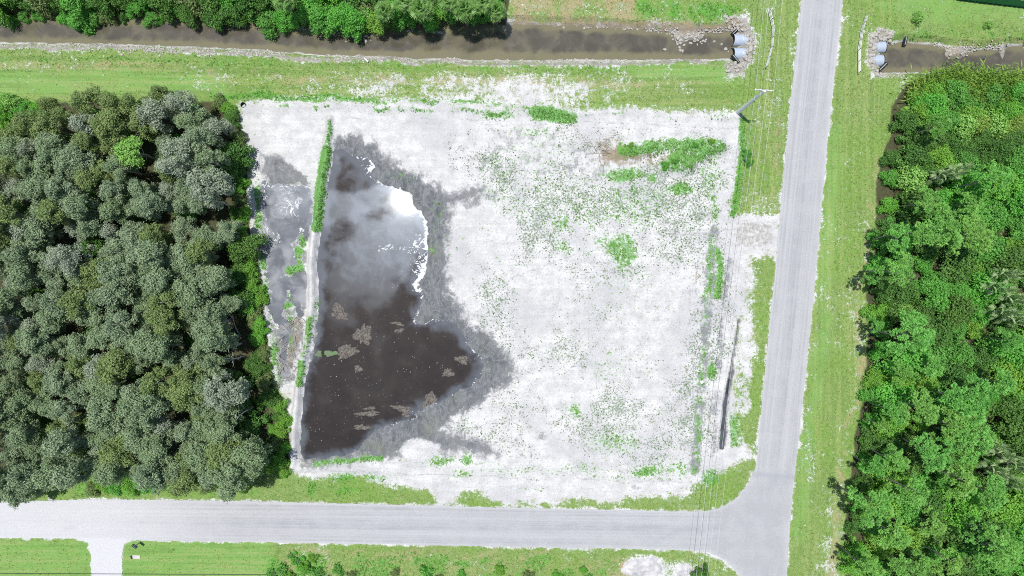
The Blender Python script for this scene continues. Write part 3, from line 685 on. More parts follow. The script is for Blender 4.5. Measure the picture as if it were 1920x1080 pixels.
# woods
paint('litter', 1.0, poly=FOREST, soft=8, warp=0.5)
paint('litter', 0.9, poly=FOREST_E, soft=8, warp=0.4)
paint('litter', 0.9, poly=[(-200, -200), (945, -200), (955, 0), (945, 52), (700, 62), (500, 50), (-200, 30)], soft=6)
# clean sandy fringe along the roads
road_sd = poly_sd(X, Y, ROAD)
fr = 1 - sstep(-1, 5, road_sd + (fbm(X, Y, 14, 2) - 0.5) * 12)
F['turf'] *= 1 - fr * 0.55; F['green'] *= 1 - fr * 0.6; F['litter'] *= 1 - fr

# -- relief
pond_sd = poly_sd(X + WX * 0.25, Y + WY * 0.25, POND)
lot_sd = poly_sd(X, Y, LOT)
Z += (fbm(X, Y, 90, 2) - 0.5) * 0.22 * sstep(4, 30, road_sd)
lot_in = 1 - sstep(-10, 4, lot_sd)
PZ = -0.22
shore = PZ + np.clip(pond_sd, -60, 70) * np.where(pond_sd > 0, 0.0035, 0.011) + (fbm(X, Y, 16, 3) - 0.5) * 0.085 + (fbm(X, Y, 6, 1) - 0.5) * 0.03
Z = Z * (1 - lot_in) + np.minimum(shore, 0.05) * lot_in
SZ = -0.16
silt_sd = poly_sd(X + WX * 0.4, Y + WY * 0.4, SILT)
silt_h = SZ + np.clip(silt_sd, -12, 20) * 0.011 + (fbm(X, Y, 26, 4) - 0.5) * 0.42 + (fbm(X, Y, 7, 2) - 0.5) * 0.06
for (a_, b_, c_, d_, e_) in ((562, 462, 12, 26, 0.30), (548, 506, 16, 12, 0.26), (540, 578, 12, 20, 0.32), (512, 650, 12, 60, 0.34), (556, 640, 14, 30, 0.2), (545, 395, 16, 14, 0.16), (505, 360, 8, 30, 0.1)):
    silt_h += e_ * np.exp(-((X - a_) / c_) ** 2 - ((Y - b_) / d_) ** 2)
left = (1 - sstep(-6, 0, X - np.interp(Y, [p[1] for p in BERM], [p[0] for p in BERM]))) * (1 - sstep(10, 20, silt_sd)) * sstep(280, 300, Y) * (1 - sstep(735, 750, Y))
Z = Z * (1 - left) + silt_h * left
bd = line_d(X + WX * 0.25, Y + WY * 0.25, BERM)
Z = np.where(bd < 26, np.maximum(Z, -0.5 + 1.2 * np.exp(-(bd / 8.5) ** 2) * (0.8 + 0.4 * fbm(X, Y, 25, 3))), Z)
sb_ = line_d(X + WX * 0.2, Y + WY * 0.2, [(549, 878), (600, 876), (660, 880), (760, 884)])
Z = np.where(sb_ < 16, np.maximum(Z, -0.25 + 0.55 * np.exp(-(sb_ / 7) ** 2)), Z)
nb_ = line_d(X + WX * 0.4, Y + WY * 0.4, [(455, 205), (620, 196), (960, 206), (1380, 216)])
Z = Z + 0.35 * np.exp(-(nb_ / 9) ** 2)
md = poly_sd(X + WX * 0.4, Y + WY * 0.4, MOUND)
Z += np.where(md < 14, 0.9 * sstep(-14, 10, -md) * (0.6 + 0.8 * fbm(X, Y, 14, 5)), 0)
can_sd = np.minimum(poly_sd(X + WX * 0.28, Y + WY * 0.28, CANAL), poly_sd(X + WX * 0.28, Y + WY * 0.28, CANAL_E))
ch = ZW + np.clip(can_sd, -20, 30) * np.where(can_sd > 0, 0.075, 0.05) + (fbm(X, Y, 9, 2) - 0.5) * 0.30
ch += 1.25 * np.exp(-(((X - 1797) / 22) ** 2 + ((Y - 101) / 12) ** 2)) + 1.05 * np.exp(-(((X - 1888) / 7) ** 2 + ((Y - 104) / 22) ** 2))
ch += 1.15 * np.exp(-(((X - 1278) / 18) ** 2 + ((Y - 74) / 15) ** 2)) + 0.95 * np.exp(-(((X - 1310) / 16) ** 2 + ((Y - 68) / 8) ** 2))
inc = 1 - sstep(10, 16, can_sd)
Z = Z * (1 - inc) + np.minimum(ch, Z + 0.02) * inc
F['mud'] = np.maximum(F['mud'], 0.6 * np.exp(-(((X - 1797) / 26) ** 2 + ((Y - 101) / 16) ** 2)))
F['gravel'] = np.maximum(F['gravel'], 0.9 * (1 - sstep(-2, 4, can_sd))); F['turf'] *= sstep(0, 5, can_sd); F['green'] *= sstep(-1, 4, can_sd); F['wet'] = np.where(can_sd < 4, 0.25, F['wet'])
dd = line_d(X + WX * 0.1, Y + WY * 0.1, DITCH)
dw = np.interp(Y, [650, 720, 845], [1.2, 3.5, 6.5])
Z -= 0.75 * np.exp(-(dd / dw) ** 2) * (dd < 24)
paint('wet', 0.95, line=DITCH[2:], wd=5, soft=5, warp=0.3); paint('wet', 0.9, line=DITCH, wd=3, soft=3, warp=0.15)
Z = Z * sstep(-1, 3, road_sd) - 0.03 * (1 - sstep(-1, 3, road_sd))

F['tide'] = np.clip((Z - PZ) / 0.25, 0, 1)
Wx, Wy = (X - CX) * S, (CY - Y) * S
V = np.stack([Wx, Wy, Z], -1)
def height(px, py):
    i = int(np.clip(round((px - gx[0]) / STEP), 0, len(gx) - 1)); j = int(np.clip(round((py - gy[0]) / STEP), 0, len(gy) - 1))
    return float(Z[j, i])
ny, nx = X.shape
fi = np.arange((ny - 1) * (nx - 1)).reshape(ny - 1, nx - 1)
def cells(mask):
    j, i = np.nonzero(mask)
    a = j * nx + i
    return np.stack([a, a + nx, a + nx + 1, a + 1], -1)
cc = lambda A: (A[:-1, :-1] + A[1:, 1:]) / 2
c_can, c_lot, c_berm = cc(can_sd), cc(lot_sd), cc(bd)
m_bank = c_can < 14
m_berm = (c_berm < 11) & ~m_bank
m_lot = (c_lot < 0) & ~m_bank & ~m_berm
m_gnd = ~m_bank & ~m_lot & ~m_berm
def terrain(name, mask, extra=None):
    q = cells(mask)
    used, inv = np.unique(q, return_inverse=True)
    vv = V.reshape(-1, 3)[used]; att = {k: f.reshape(-1)[used] for k, f in F.items()}
    q = inv.reshape(-1, 4)
    if extra is not None:
        ev, eq = extra; b = len(vv); vv = np.concatenate([vv, ev]); q = np.concatenate([q, eq + b])
        for k in att: att[k] = np.concatenate([att[k], np.full(len(ev), 0.85 if k == 'turf' else 0.0)])
    return tag(link(name, mesh_np(name, vv, quads=q, mat=M['ground'], smooth=True, attrs=att)), kind='structure')
x0, x1, y0, y1 = Wx.min(), Wx.max(), Wy.min(), Wy.max(); B_ = 900.0
ring = np.array([(x0, y0, 0), (x1, y0, 0), (x1, y1, 0), (x0, y1, 0), (-B_, -B_, 0), (B_, -B_, 0), (B_, B_, 0), (-B_, B_, 0)], float); ring[:, 2] = -0.05
ground = terrain('ground', m_gnd, (ring, np.array([(4, 5, 1, 0), (5, 6, 2, 1), (6, 7, 3, 2), (7, 4, 0, 3)])))
sand_lot = terrain('sand_lot', m_lot)
canal_bank = terrain('canal_bank', m_bank)
berm = terrain('earth_berm', m_berm)

# -- water sheets
def water(name, poly, z, mat, pad, shallow_or_sky_fn, foam_fn=None, specks_fn=None, step=2.4):
    p = np.array(poly); a0, b0 = p.min(0) - pad; a1, b1 = p.max(0) + pad
    xs = np.arange(a0, a1 + step, step); ys = np.arange(b0, b1 + step, step)
    xx, yy = np.meshgrid(xs, ys)
    sd = poly_sd(xx, yy, poly)
    keep = ((sd[:-1, :-1] + sd[1:, 1:]) / 2) < pad
    n_ = xx.shape[1]; j, i = np.nonzero(keep); a = j * n_ + i
    q = np.stack([a, a + n_, a + n_ + 1, a + 1], -1)
    used, inv = np.unique(q, return_inverse=True)
    xr, yr, sr = xx.ravel()[used], yy.ravel()[used], sd.ravel()[used]
    vv = np.stack([(xr - CX) * S, (CY - yr) * S, np.full(len(xr), z)], -1)
    at = {'shallow_or_sky': shallow_or_sky_fn(xr, yr, sr), 'foam': foam_fn(xr, yr, sr) if foam_fn else np.zeros(len(xr)), 'specks': specks_fn(xr, yr, sr) if specks_fn else np.zeros(len(xr))}
    return tag(link(name, mesh_np(name, vv, quads=inv.reshape(-1, 4), mat=mat, smooth=True, attrs=at)), kind='structure')
# terrain height sampled on the sheet gives the true waterline for the scum that gathers along it
def zat(xr, yr):
    fx = np.clip((xr - gx[0]) / STEP, 0, nx - 1.001); fy = np.clip((yr - gy[0]) / STEP, 0, ny - 1.001)
    i, j = fx.astype(int), fy.astype(int); fx -= i; fy -= j
    return (Z[j, i] * (1 - fx) + Z[j, i + 1] * fx) * (1 - fy) + (Z[j + 1, i] * (1 - fx) + Z[j + 1, i + 1] * fx) * fy
def pond_shallow_and_sky(x, y, s): return np.clip(np.clip(1.0 + (zat(x, y) - PZ) / 0.22, 0, 1) * 0.9 + 0.42 * (1 - sstep(480, 600, y + 60 * (fbm(x, y, 90, 2) - 0.5))), 0, 1)  # silt at the margins; upper half tinted blue-grey as a painted sky reflection
def pond_foam(x, y, s):
    depth = PZ - zat(x, y)
    near = np.exp(-(np.maximum(depth, 0) / np.where(y < 545, 0.055, 0.03)) ** 2) * 0.72
    east = sstep(640, 670, x)
    f = near * east * np.where(y < 560, 0.98, 0.5) * (0.6 + 0.8 * fbm(x, y, 30, 1))
    b = lambda a, c, r, q, k: k * np.exp(-((x - a) / r) ** 2 - ((y - c) / q) ** 2)
    f = f + b(772, 400, 24, 34, 0.40) + b(785, 455, 18, 26, 0.42) + b(785, 498, 18, 26, 0.52) + b(725, 465, 40, 12, 0.42) + b(755, 362, 26, 10, 0.34) + b(690, 312, 22, 11, 0.38) + b(735, 537, 12, 5, 0.42) + b(780, 530, 12, 12, 0.3)
    f = f + b(785, 600, 12, 10, 0.4) + b(830, 690, 22, 12, 0.22) + b(880, 665, 16, 18, 0.25)
    return f
pond = water('pond_water', POND, PZ, M['pond'], 14, pond_shallow_and_sky, pond_foam, lambda x, y, s: (0.5 + 0.6 * sstep(590, 640, y)) * sstep(5, 30, -s) * fbm(x, y, 60, 2))
silt_pond = water('silt_pool_water', SILT, SZ, M['silt_pond'], 10, lambda x, y, s: np.clip(fbm(x, y, 40, 3) * 1.6 - 0.4, 0, 1),
                  lambda x, y, s: 0.20 + 0.26 * np.exp(-(np.abs(SZ - zat(x, y)) / 0.03) ** 2) + 0.26 * np.exp(-((x - 545) / 30) ** 2 - ((y - 385) / 40) ** 2) + 0.12 * np.exp(-((y - 347) / 6) ** 2))
canal_shallow = lambda x, y, s: np.clip(0.2 + 0.9 * np.exp(-((s + 2) / 9) ** 2) + 0.7 * sstep(600, 760, x) * sstep(80, 108, y) * (1 - sstep(1200, 1300, x)), 0, 1)
canal = water('canal_water', CANAL, ZW, M['canal'], 8, canal_shallow, step=4)
canal_e = water('canal_water', CANAL_E, ZW, M['canal'], 8, canal_shallow, step=4)
ditch_w = water('ditch_water', [(1367, 715), (1374, 715), (1360, 842), (1347, 842)], -0.42, M['ditch'], 4, lambda x, y, s: np.clip(fbm(x, y, 12, 3), 0, 1), step=3)

# -- roads
def road():
    pts = []
    src = ROAD
    for i in range(len(src)):
        a, b = np.array(src[i], float), np.array(src[(i + 1) % len(src)], float)
        n_ = max(1, int(np.linalg.norm(b - a) / 4))
        for k in range(n_): pts.append(a + (b - a) * k / n_)
    pts = np.array(pts)
    # ragged edge
    nxt = np.roll(pts, -1, 0) - np.roll(pts, 1, 0); nrm = np.stack([nxt[:, 1], -nxt[:, 0]], -1); nrm /= np.linalg.norm(nrm, axis=1)[:, None] + 1e-9
    jit = (fbm(pts[:, 0] + pts[:, 1] * 3.1, pts[:, 1] * 2.3 - pts[:, 0], 14, 2) - 0.5) * 2.6 + (rng.random(len(pts)) - 0.5) * 0.9
    pts = pts + nrm * jit[:, None]
    tri = tessellate_polygon([[Vector((p[0], p[1], 0)) for p in pts]])
    vv = np.stack([(pts[:, 0] - CX) * S, (CY - pts[:, 1]) * S, np.full(len(pts), 0.035)], -1)
    return pts, vv, np.array(tri)
rp, rv, rt = road()
import bmesh
bm = bmesh.new()
bvs = [bm.verts.new(q) for q in rv]
for t_ in rt:
    try: bm.faces.new([bvs[i] for i in t_])
    except ValueError: pass
bmesh.ops.recalc_face_normals(bm, faces=bm.faces)
for f_ in bm.faces:
    if f_.normal.z < 0: f_.normal_flip()
for axis, lo, hi, stp in (((1, 0, 0), -98, 54, 1.0), ((0, 1, 0), -58, 58, 1.0)):
    a_ = lo
    while a_ < hi:
        co = (a_, 0, 0) if axis[0] else (0, a_, 0)
        bmesh.ops.bisect_plane(bm, geom=bm.verts[:] + bm.edges[:] + bm.faces[:], plane_co=co, plane_no=axis, dist=1e-5)
        a_ += stp
me = bpy.data.meshes.new('road'); bm.to_mesh(me); bm.free()
cov = np.zeros(len(me.vertices) * 3, np.float32); me.vertices.foreach_get('co', cov); cov = cov.reshape(-1, 3)
pxx, pyy = cov[:, 0] / S + CX, CY - cov[:, 1] / S
# travel direction: along the side road right of the junction, along the lane left of it
side = sstep(1395, 1420, pxx + (np.minimum(pyy, 900) - 900) * 0.0)
cx_line = np.interp(pyy, [p[1] for p in RR], [p[0] for p in RR]) - 40
along = np.where(side > 0.5, pyy * S, pxx * S); across = np.where(side > 0.5, (pxx - cx_line) * S, (pyy - (974 + pxx * 0.0135)) * S)
dusty = np.clip(0.75 * (1 - sstep(150, 520, pxx)) * sstep(925, 940, pyy) + 0.9 * (1 - sstep(232, 250, pxx)) * sstep(1005, 1025, pyy), 0, 0.95)
dusty = np.maximum(dusty, 0.28 * (1 - sstep(1, 7, -poly_sd(pxx, pyy, ROAD))))
patch = np.exp(-((pyy - (892 + (pxx - 1450) * 0.08)) / 5.0) ** 2) * (pxx > 1405) * (pyy < 930)
for (xa, ya, xb, yb, ww, st_) in ((1232, 1016, 1268, 994, 2.5, 0.9), (1250, 1008, 1290, 985, 2, 0.4), (1312, 998, 1318, 994, 3, 0.9), (210, 965, 216, 972, 2.5, 0.5), (262, 976, 268, 980, 2, 0.5), (120, 992, 140, 988, 3, 0.4), (1452, 900, 1400, 1000, 4, 0.35), (1468, 905, 1430, 1075, 4, 0.3)):
    patch = np.maximum(patch, st_ * np.exp(-(line_d(pxx, pyy, [(xa, ya), (xb, yb)]) / ww) ** 2))
for k, a_ in (('along', along), ('across', across), ('dusty', dusty), ('patch', patch), ('streaky', sstep(0, 60, np.hypot(np.maximum(np.abs(pxx - 1420) - 50, 0), np.maximum(np.abs(pyy - 985) - 60, 0))))):
    at = me.attributes.new(k, 'FLOAT', 'POINT'); at.data.foreach_set('value', a_.astype(np.float32))
me.materials.append(M['road'])
road_o = tag(link('road', me), kind='structure')

# ------------------------------------------------------------------ vegetation builders
def leaves(c, n, ln, wd, r):
    """diamond leaves: centres c, facing n, length ln, width wd"""
    m = len(c)
    n = n / (np.linalg.norm(n, axis=1)[:, None] + 1e-9)
    t = np.cross(n, r.normal(size=(m, 3))); t /= np.linalg.norm(t, axis=1)[:, None] + 1e-9
    b = np.cross(n, t)
    ln = np.broadcast_to(ln, (m,))[:, None] / 2; wd = np.broadcast_to(wd, (m,))[:, None] / 2
    v = np.stack([c + t * ln, c + b * wd, c - t * ln, c - b * wd], 1).reshape(-1, 3)
    return v
def blades(a, d, wd, r):
    """long leaves from a along d"""
    m = len(a)
    s_ = np.cross(d, r.normal(size=(m, 3)) * 0.4 + np.array((0, 0, 1.0))); s_ /= np.linalg.norm(s_, axis=1)[:, None] + 1e-9
    wd = np.broadcast_to(wd, (m,))[:, None] / 2
    return np.stack([a, a + d * 0.55 + s_ * wd, a + d, a + d * 0.55 - s_ * wd], 1).reshape(-1, 3)
def sphere_dirs(m, r, zmin=-1.0):
    z = r.uniform(zmin, 1, m); a = r.uniform(0, 2 * math.pi, m); q = np.sqrt(1 - z * z)
    return np.stack([q * np.cos(a), q * np.sin(a), z], -1)
def leaf_mesh(name, v, tone, mat):
    m = len(v) // 4
    return mesh_np(name, v, quads=np.arange(m * 4).reshape(-1, 4), mat=mat, attrs={'tone': np.repeat(tone, 4)})
def lobe_crown(name, lobes, per, ln, wd, mat, r, up=0.35, zmin=-0.35, jit=0.5):
    vs, tn = [], []
    for (x, y, z, rad, fl) in lobes:
        m = int(per * rad * rad)
        d = sphere_dirs(m, r, zmin)
        # small sub-clumps on the lobe make it read as sprays of leaves
        k = sphere_dirs(max(5, int(9 * rad * rad)), r, -0.1)
        near = np.max(d @ k.T, axis=1)
        rr = rad * (0.66 + 0.38 * sstep(0.70, 0.98, near) + 0.19 * r.normal(size=m))
        c = d * rr[:, None] * np.array((1, 1, fl)) + np.array((x, y, z))
        n = d * 0.6 + r.normal(size=(m, 3)) * jit + np.array((0, 0, up))
        vs.append(leaves(c, n, ln * r.uniform(0.7, 1.3, m), wd * r.uniform(0.7, 1.3, m), r))
        tn.append(np.clip(r.uniform(0.15, 0.85) * 0.6 + r.uniform(0, 0.55, m), 0, 1))
    return leaf_mesh(name, np.concatenate(vs), np.concatenate(tn), mat)
def dome_lobes(R, top, depth, n, rl, r, fl=0.85, squash=1.0):
    out = []
    for i in range(n):
        q = math.sqrt((i + 0.5) / n) * R * 0.86; a = i * 2.39996 + r.uniform(-0.5, 0.5)
        x, y = q * math.cos(a) + r.uniform(-.3, .3), q * math.sin(a) * squash + r.uniform(-.3, .3)
        out.append((x, y, top - depth * (q / R) ** 2 * r.uniform(0.7, 1.2) - r.uniform(0, 0.9), rl * r.uniform(0.75, 1.25), fl))
    return out
def trunk_mesh(name, h, r0, lobes, mat, r, lean=0.25):
    b = MB(); t = Vector((r.uniform(-lean, lean), r.uniform(-lean, lean), h))
    pts = [Vector((0, 0, -0.3)), Vector((0.05, 0, h * 0.25)), t * 0.55 + Vector((r.uniform(-.2, .2), r.uniform(-.2, .2), 0)), t * 0.8, t]
    b.tube(pts, [r0 * 1.25, r0, r0 * 0.75, r0 * 0.5, r0 * 0.25], 7)
    for (x, y, z, rad, fl) in lobes[::2]:
        s_ = t * r.uniform(0.5, 0.75)
        e = Vector((x, y, z)); m_ = s_.lerp(e, 0.5) + Vector((0, 0, -0.25))
        b.tube([s_, m_, e], [r0 * 0.4, r0 * 0.28, r0 * 0.1], 5)
    return b.mesh(name, mat, True)

R_ = np.random.default_rng(3)
# broadleaf wood trees: (crown mesh, trunk mesh, height)
gums = []
for k in range(9):
    hh = R_.uniform(8.5, 13.5); RR_ = (1.5, 1.7, 1.9, 2.0, 2.2, 2.4, 2.6, 2.9, 1.8)[k]
    lb = dome_lobes(RR_, hh - 0.8, 3.2, int(RR_ * RR_ * 2.4) + 3, 0.72, R_, R_.uniform(0.8, 1.2), R_.uniform(0.65, 1.1))
    lb2 = [(x * 1.05, y * 1.05, z - R_.uniform(1.6, 3.0), rad * 0.85, fl) for (x, y, z, rad, fl) in lb[len(lb) // 2:]]
    gums.append((lb, lb2, trunk_mesh('trunk', hh - 1.2, 0.19, lb, M['pale_bark'], R_), hh))
gum_crowns = {}
def gum_crown(k, kind):
    if (k, kind) not in gum_crowns:
        lb, lb2, tr, hh = gums[k]
        r = np.random.default_rng(100 + k)
        pale = kind == 'gum_pale'
        gum_crowns[(k, kind)] = lobe_crown('crown', lb + lb2, 620 if not pale else 500, 0.25, 0.135, M[kind], r)
    return gum_crowns[(k, kind)]
def plant(name, loc, rz, sc, parts, label, cat, group=None):
    o = empty(name, loc, rz, sc)
    for pn, me in parts: link(pn, me, o)
    return tag(o, label, cat, group)

# --- pines
pines = []
for k in range(5):
    hh = R_.uniform(11.5, 14.5); Rp = R_.uniform(2.7, 3.7)
    vs, tn, pc = [], [], []
    n_p = int(Rp * Rp * 11)
    hubs = [(R_.uniform(0, 0.62) * Rp, R_.uniform(0, 6.28)) for _ in range(7)]
    for i in range(n_p):
        q = math.sqrt(R_.uniform(0, 1)) * Rp; a = R_.uniform(0, 6.283)
        edge = Rp * (0.80 + 0.2 * math.sin(3 * a + k) + 0.1 * math.sin(7 * a + 2 * k))
        if q > edge: continue
        c = np.array((q * math.cos(a), q * math.sin(a), hh - 0.5 - 2.6 * (q / Rp) ** 2 - R_.uniform(0, 0.9)))
        pc.append((c[0], c[1], c[2], 0.5, 1))
        m = 34; d = sphere_dirs(m, R_, -0.15)
        L = R_.uniform(0.34, 0.56)
        vs.append(blades(np.repeat(c[None], m, 0) + d * 0.05, d * L * R_.uniform(0.8, 1.15, m)[:, None], 0.13, R_))
        tn.append(np.clip(R_.uniform(0.1, 0.75) + R_.uniform(-0.1, 0.3, m), 0, 1))
    pines.append((leaf_mesh('crown', np.concatenate(vs), np.concatenate(tn), M['pine']), trunk_mesh('trunk', hh - 1.0, 0.13, pc[::9], M['bark'], R_, 0.4), hh))
# --- bushes and low trees
def bush_proto(R, top, n, rl, per, ln, wd, mat, r, up=0.3, squash=1.0):
    lb = dome_lobes(R, top - rl * 0.6, top * 0.55, n, rl, r, 0.8, squash)
    lb += [(x * 1.1, y * 1.1, max(0.35, z * 0.45), rad, fl) for (x, y, z, rad, fl) in lb[n // 2:]]
    return lobe_crown('foliage', lb, per, ln, wd, mat, r, up), trunk_mesh('stem', top * 0.7, 0.09, lb, M['bark'], r, 0.3)
bushes = {}
for kind, mt, ln, wd in (('bush', 'bush', 0.27, 0.18), ('bush_dark', 'bush_dark', 0.27, 0.17), ('vine', 'vine', 0.23, 0.17), ('lime', 'lime', 0.34, 0.22), ('gum_olive', 'gum_olive', 0.34, 0.2), ('dry', 'dry', 0.34, 0.12), ('reed_green', 'reed', 0.42, 0.13)):
    bushes[kind] = [bush_proto(2.0 + 0.3 * k, 3.6 + 0.5 * k, 11 + 2 * k, 0.85, (330 if kind in ('bush', 'bush_dark', 'vine') else 200) if kind != 'dry' else 70, ln, wd, M[mt], np.random.default_rng(40 + k)) for k in range(3)]
small = [bush_proto(0.8, 1.1 + 0.2 * k, 5, 0.45, 330, 0.2, 0.14, M['bush'], np.random.default_rng(60 + k)) for k in range(3)]
def reed_proto(r, R, top, n, mat):
    a = np.stack([r.normal(0, R * 0.45, n), r.normal(0, R * 0.45, n), r.uniform(0.2, top * 0.55, n)], -1)
    d = np.stack([r.normal(-0.45, 0.5, n), r.normal(-0.25, 0.5, n), r.uniform(0.25, 1.0, n)], -1); d *= (r.uniform(0.5, 1.1, n) * top * 0.55 / np.linalg.norm(d, axis=1))[:, None]
    return leaf_mesh('foliage', blades(a, d, 0.17, r), np.clip(r.normal(0.5, 0.25, n) + 0.2 * np.sin(a[:, 0] * 2.2), 0, 1), mat)
reeds = [reed_proto(np.random.default_rng(80 + k), 2.3, 2.8, 1500, M['reed']) for k in range(3)]
def palm_proto(r, h, nf, rf, mat, trunk=True):
    vs, tn = [], []; b = MB()
    for i in range(nf):
        a = i * 2.39996 + r.uniform(-.2, .2); el = math.radians(78 - 95 * (i / nf))
        d = Vector((math.cos(a) * math.cos(el), math.sin(a) * math.cos(el), math.sin(el)))
        L = rf * r.uniform(0.8, 1.1); e = Vector((0, 0, h)) + d * L + Vector((0, 0, -0.12 * L * (i / nf)))
        b.tube([(0, 0, h - 0.1), Vector((0, 0, h)) + d * L * 0.6, e], [0.035, 0.028, 0.02], 4)
        up = Vector((0, 0, 1)); sd_ = d.cross(up).normalized(); f2 = (d + Vector((0, 0, -0.35))).normalized()
        seg = 13; t0 = r.uniform(0.1, 0.75)
        for s in range(seg):
            q = math.radians(-105 + 210 * s / (seg - 1))
            dd_ = f2 * math.cos(q) + sd_ * math.sin(q) + Vector((0, 0, -0.18))
            vs.append(blades(np.array([e]), np.array([dd_ * rf * 0.72 * r.uniform(0.85, 1.1)]), 0.10, r)); tn.append(np.clip(t0 + r.uniform(-.15, .25), 0, 1))
    tm = MB(); tm.tube([(0, 0, -0.2), (0.05, 0, h * 0.5), (0, 0, h)], [0.2, 0.16, 0.17], 8)
    return leaf_mesh('fronds', np.concatenate(vs), np.array(tn), mat), b.mesh('leaf_stalks', mat), tm.mesh('trunk', M['bark'], True)
palms = [palm_proto(np.random.default_rng(90 + k), 4.2 + 0.8 * k, 26, 0.95, M['palm']) for k in range(2)]
palmettos = [palm_proto(np.random.default_rng(95 + k), 0.9, 16, 0.75, M['palmetto']) for k in range(2)]

# --- the wood left of the lot: rows of crowns, counted down from the canal and in from the picture's left edge
EAST = [(440, 180), (446, 300), (456, 420), (466, 560), (482, 720), (512, 810), (518, 875)]
SNAGS = [(433, 309, 388, 292), (434, 388, 372, 372), (424, 500, 400, 500), (452, 629, 424, 578), (456, 644, 425, 645), (462, 670, 415, 674), (477, 763, 441, 783), (479, 817, 452, 836)]
def hides_snag(tx, ty, lim, lo=0.0, hi=0.62):
    for (a, b, c, d) in SNAGS:
        p0 = (a + (c - a) * lo, b + (d - b) * lo); p1 = (a + (c - a) * hi, b + (d - b) * hi)
        if line_d(np.array([float(tx)]), np.array([float(ty)]), [p0, p1])[0] < lim: return True
    return False
rows = []
py = 208.0
while py < 900:
    row = []
    px = 30.0 + random.uniform(-12, 12) + (20 if len(rows) % 2 else 0)
    lim = lerp_line(EAST, py) - 6
    while px < lim:
        y_ = py + random.uniform(-11, 11)
        ok = True
        if y_ > 858 and 160 < px < 335: ok = False
        if y_ > 872 and px > 150: ok = False
        if y_ < 215 and (px < 185 or px > 400): ok = False
        if y_ < 250 and px < 140: ok = False
        if hides_snag(CX + (px - CX) * 1.112, CY + (y_ - CY) * 1.112, 27): ok = False
        if ok: row.append((px + random.uniform(-8, 8), y_))
        px += random.uniform(34, 46)
    if row: rows.append(sorted(row))
    py += 39
rows.append(sorted([(60, 878), (100, 872), (140, 874), (178, 858), (208, 856), (240, 858), (272, 856), (305, 858), (345, 864), (388, 868), (40, 892), (85, 897), (15, 884), (430, 866)]))
special = {(232, 278): ('lime', 'lime'), (330, 205): ('gum_pale', 'pale'), (345, 278): ('gum_pale', 'pale'), (335, 335): ('gum_pale', 'pale'), (195, 178): ('gum_olive', 'olive')}
KN = {'gum': 'grey green', 'gum_pale': 'silvery pale', 'gum_olive': 'olive brown'}
for ri, row in enumerate(rows):
    for ci, (px, py) in enumerate(row):
        k = random.randrange(9); hh = gums[k][3]; sc = random.choice((0.78, 0.88, 0.96, 1.02, 1.1, 1.22))
        tx, ty = CX + (px - CX) * H / (H - hh * sc), CY + (py - CY) * H / (H - hh * sc)
        kind = 'gum'
        u_ = random.random()
        if u_ < 0.07 or (tx > 300 and ty < 400 and u_ < 0.35): kind = 'gum_pale'
        elif u_ < 0.24 or (ty < 260 and tx < 290): kind = 'gum_olive'
        if math.hypot(tx - 243, ty - 282) < 26: kind = 'lime'
        lab = f"{KN.get(kind, 'lime')} tree crown, {ORD[ci]} from left in {ORD[ri]} row of left wood"
        plant('broadleaf_tree', G(px, py, 0), random.uniform(0, 6.28), sc, (('trunk', gums[k][2]), ('crown', gum_crown(k, kind) if kind != 'lime' else bushes['lime'][0][0])), lab, 'tree', 'trees of the dense wood left of the lot') if kind != 'lime' else None
lt = plant('broadleaf_tree', P(243, 281, 9.5) - Vector((0, 0, 9.5)), 0.4, 1.0, (('trunk', gums[2][2]), ('crown', lobe_crown('crown', dome_lobes(2.1, 10.6, 2.0, 13, 0.75, R_), 330, 0.34, 0.2, M['lime'], R_))),
           'single bright lime green round crown amid the grey-green wood left of the lot', 'tree')

def row_plant(spots, namer):
    """spots: (px, py, maker) sorted into rows of 60 px and counted in them"""
    spots = sorted(spots, key=lambda s: (int(s[1] // 60), s[0]))
    cur, n_, rr = None, 0, -1
    for s in spots:
        if int(s[1] // 60) != cur: cur, n_, rr = int(s[1] // 60), 0, rr + 1
        namer(s, rr, n_); n_ += 1
def add_bush(kind, px, py, sc, label, group, name='leafy_shrub', cat='shrub', dz=0.0):
    k = random.randrange(3)
    fo, st = (small if kind == 'small' else bushes[kind])[k]
    return plant(name, G(px, py, height(px, py) - 0.05), random.uniform(0, 6.28), sc, (('foliage', fo), ('stem', st)), label, cat, group)

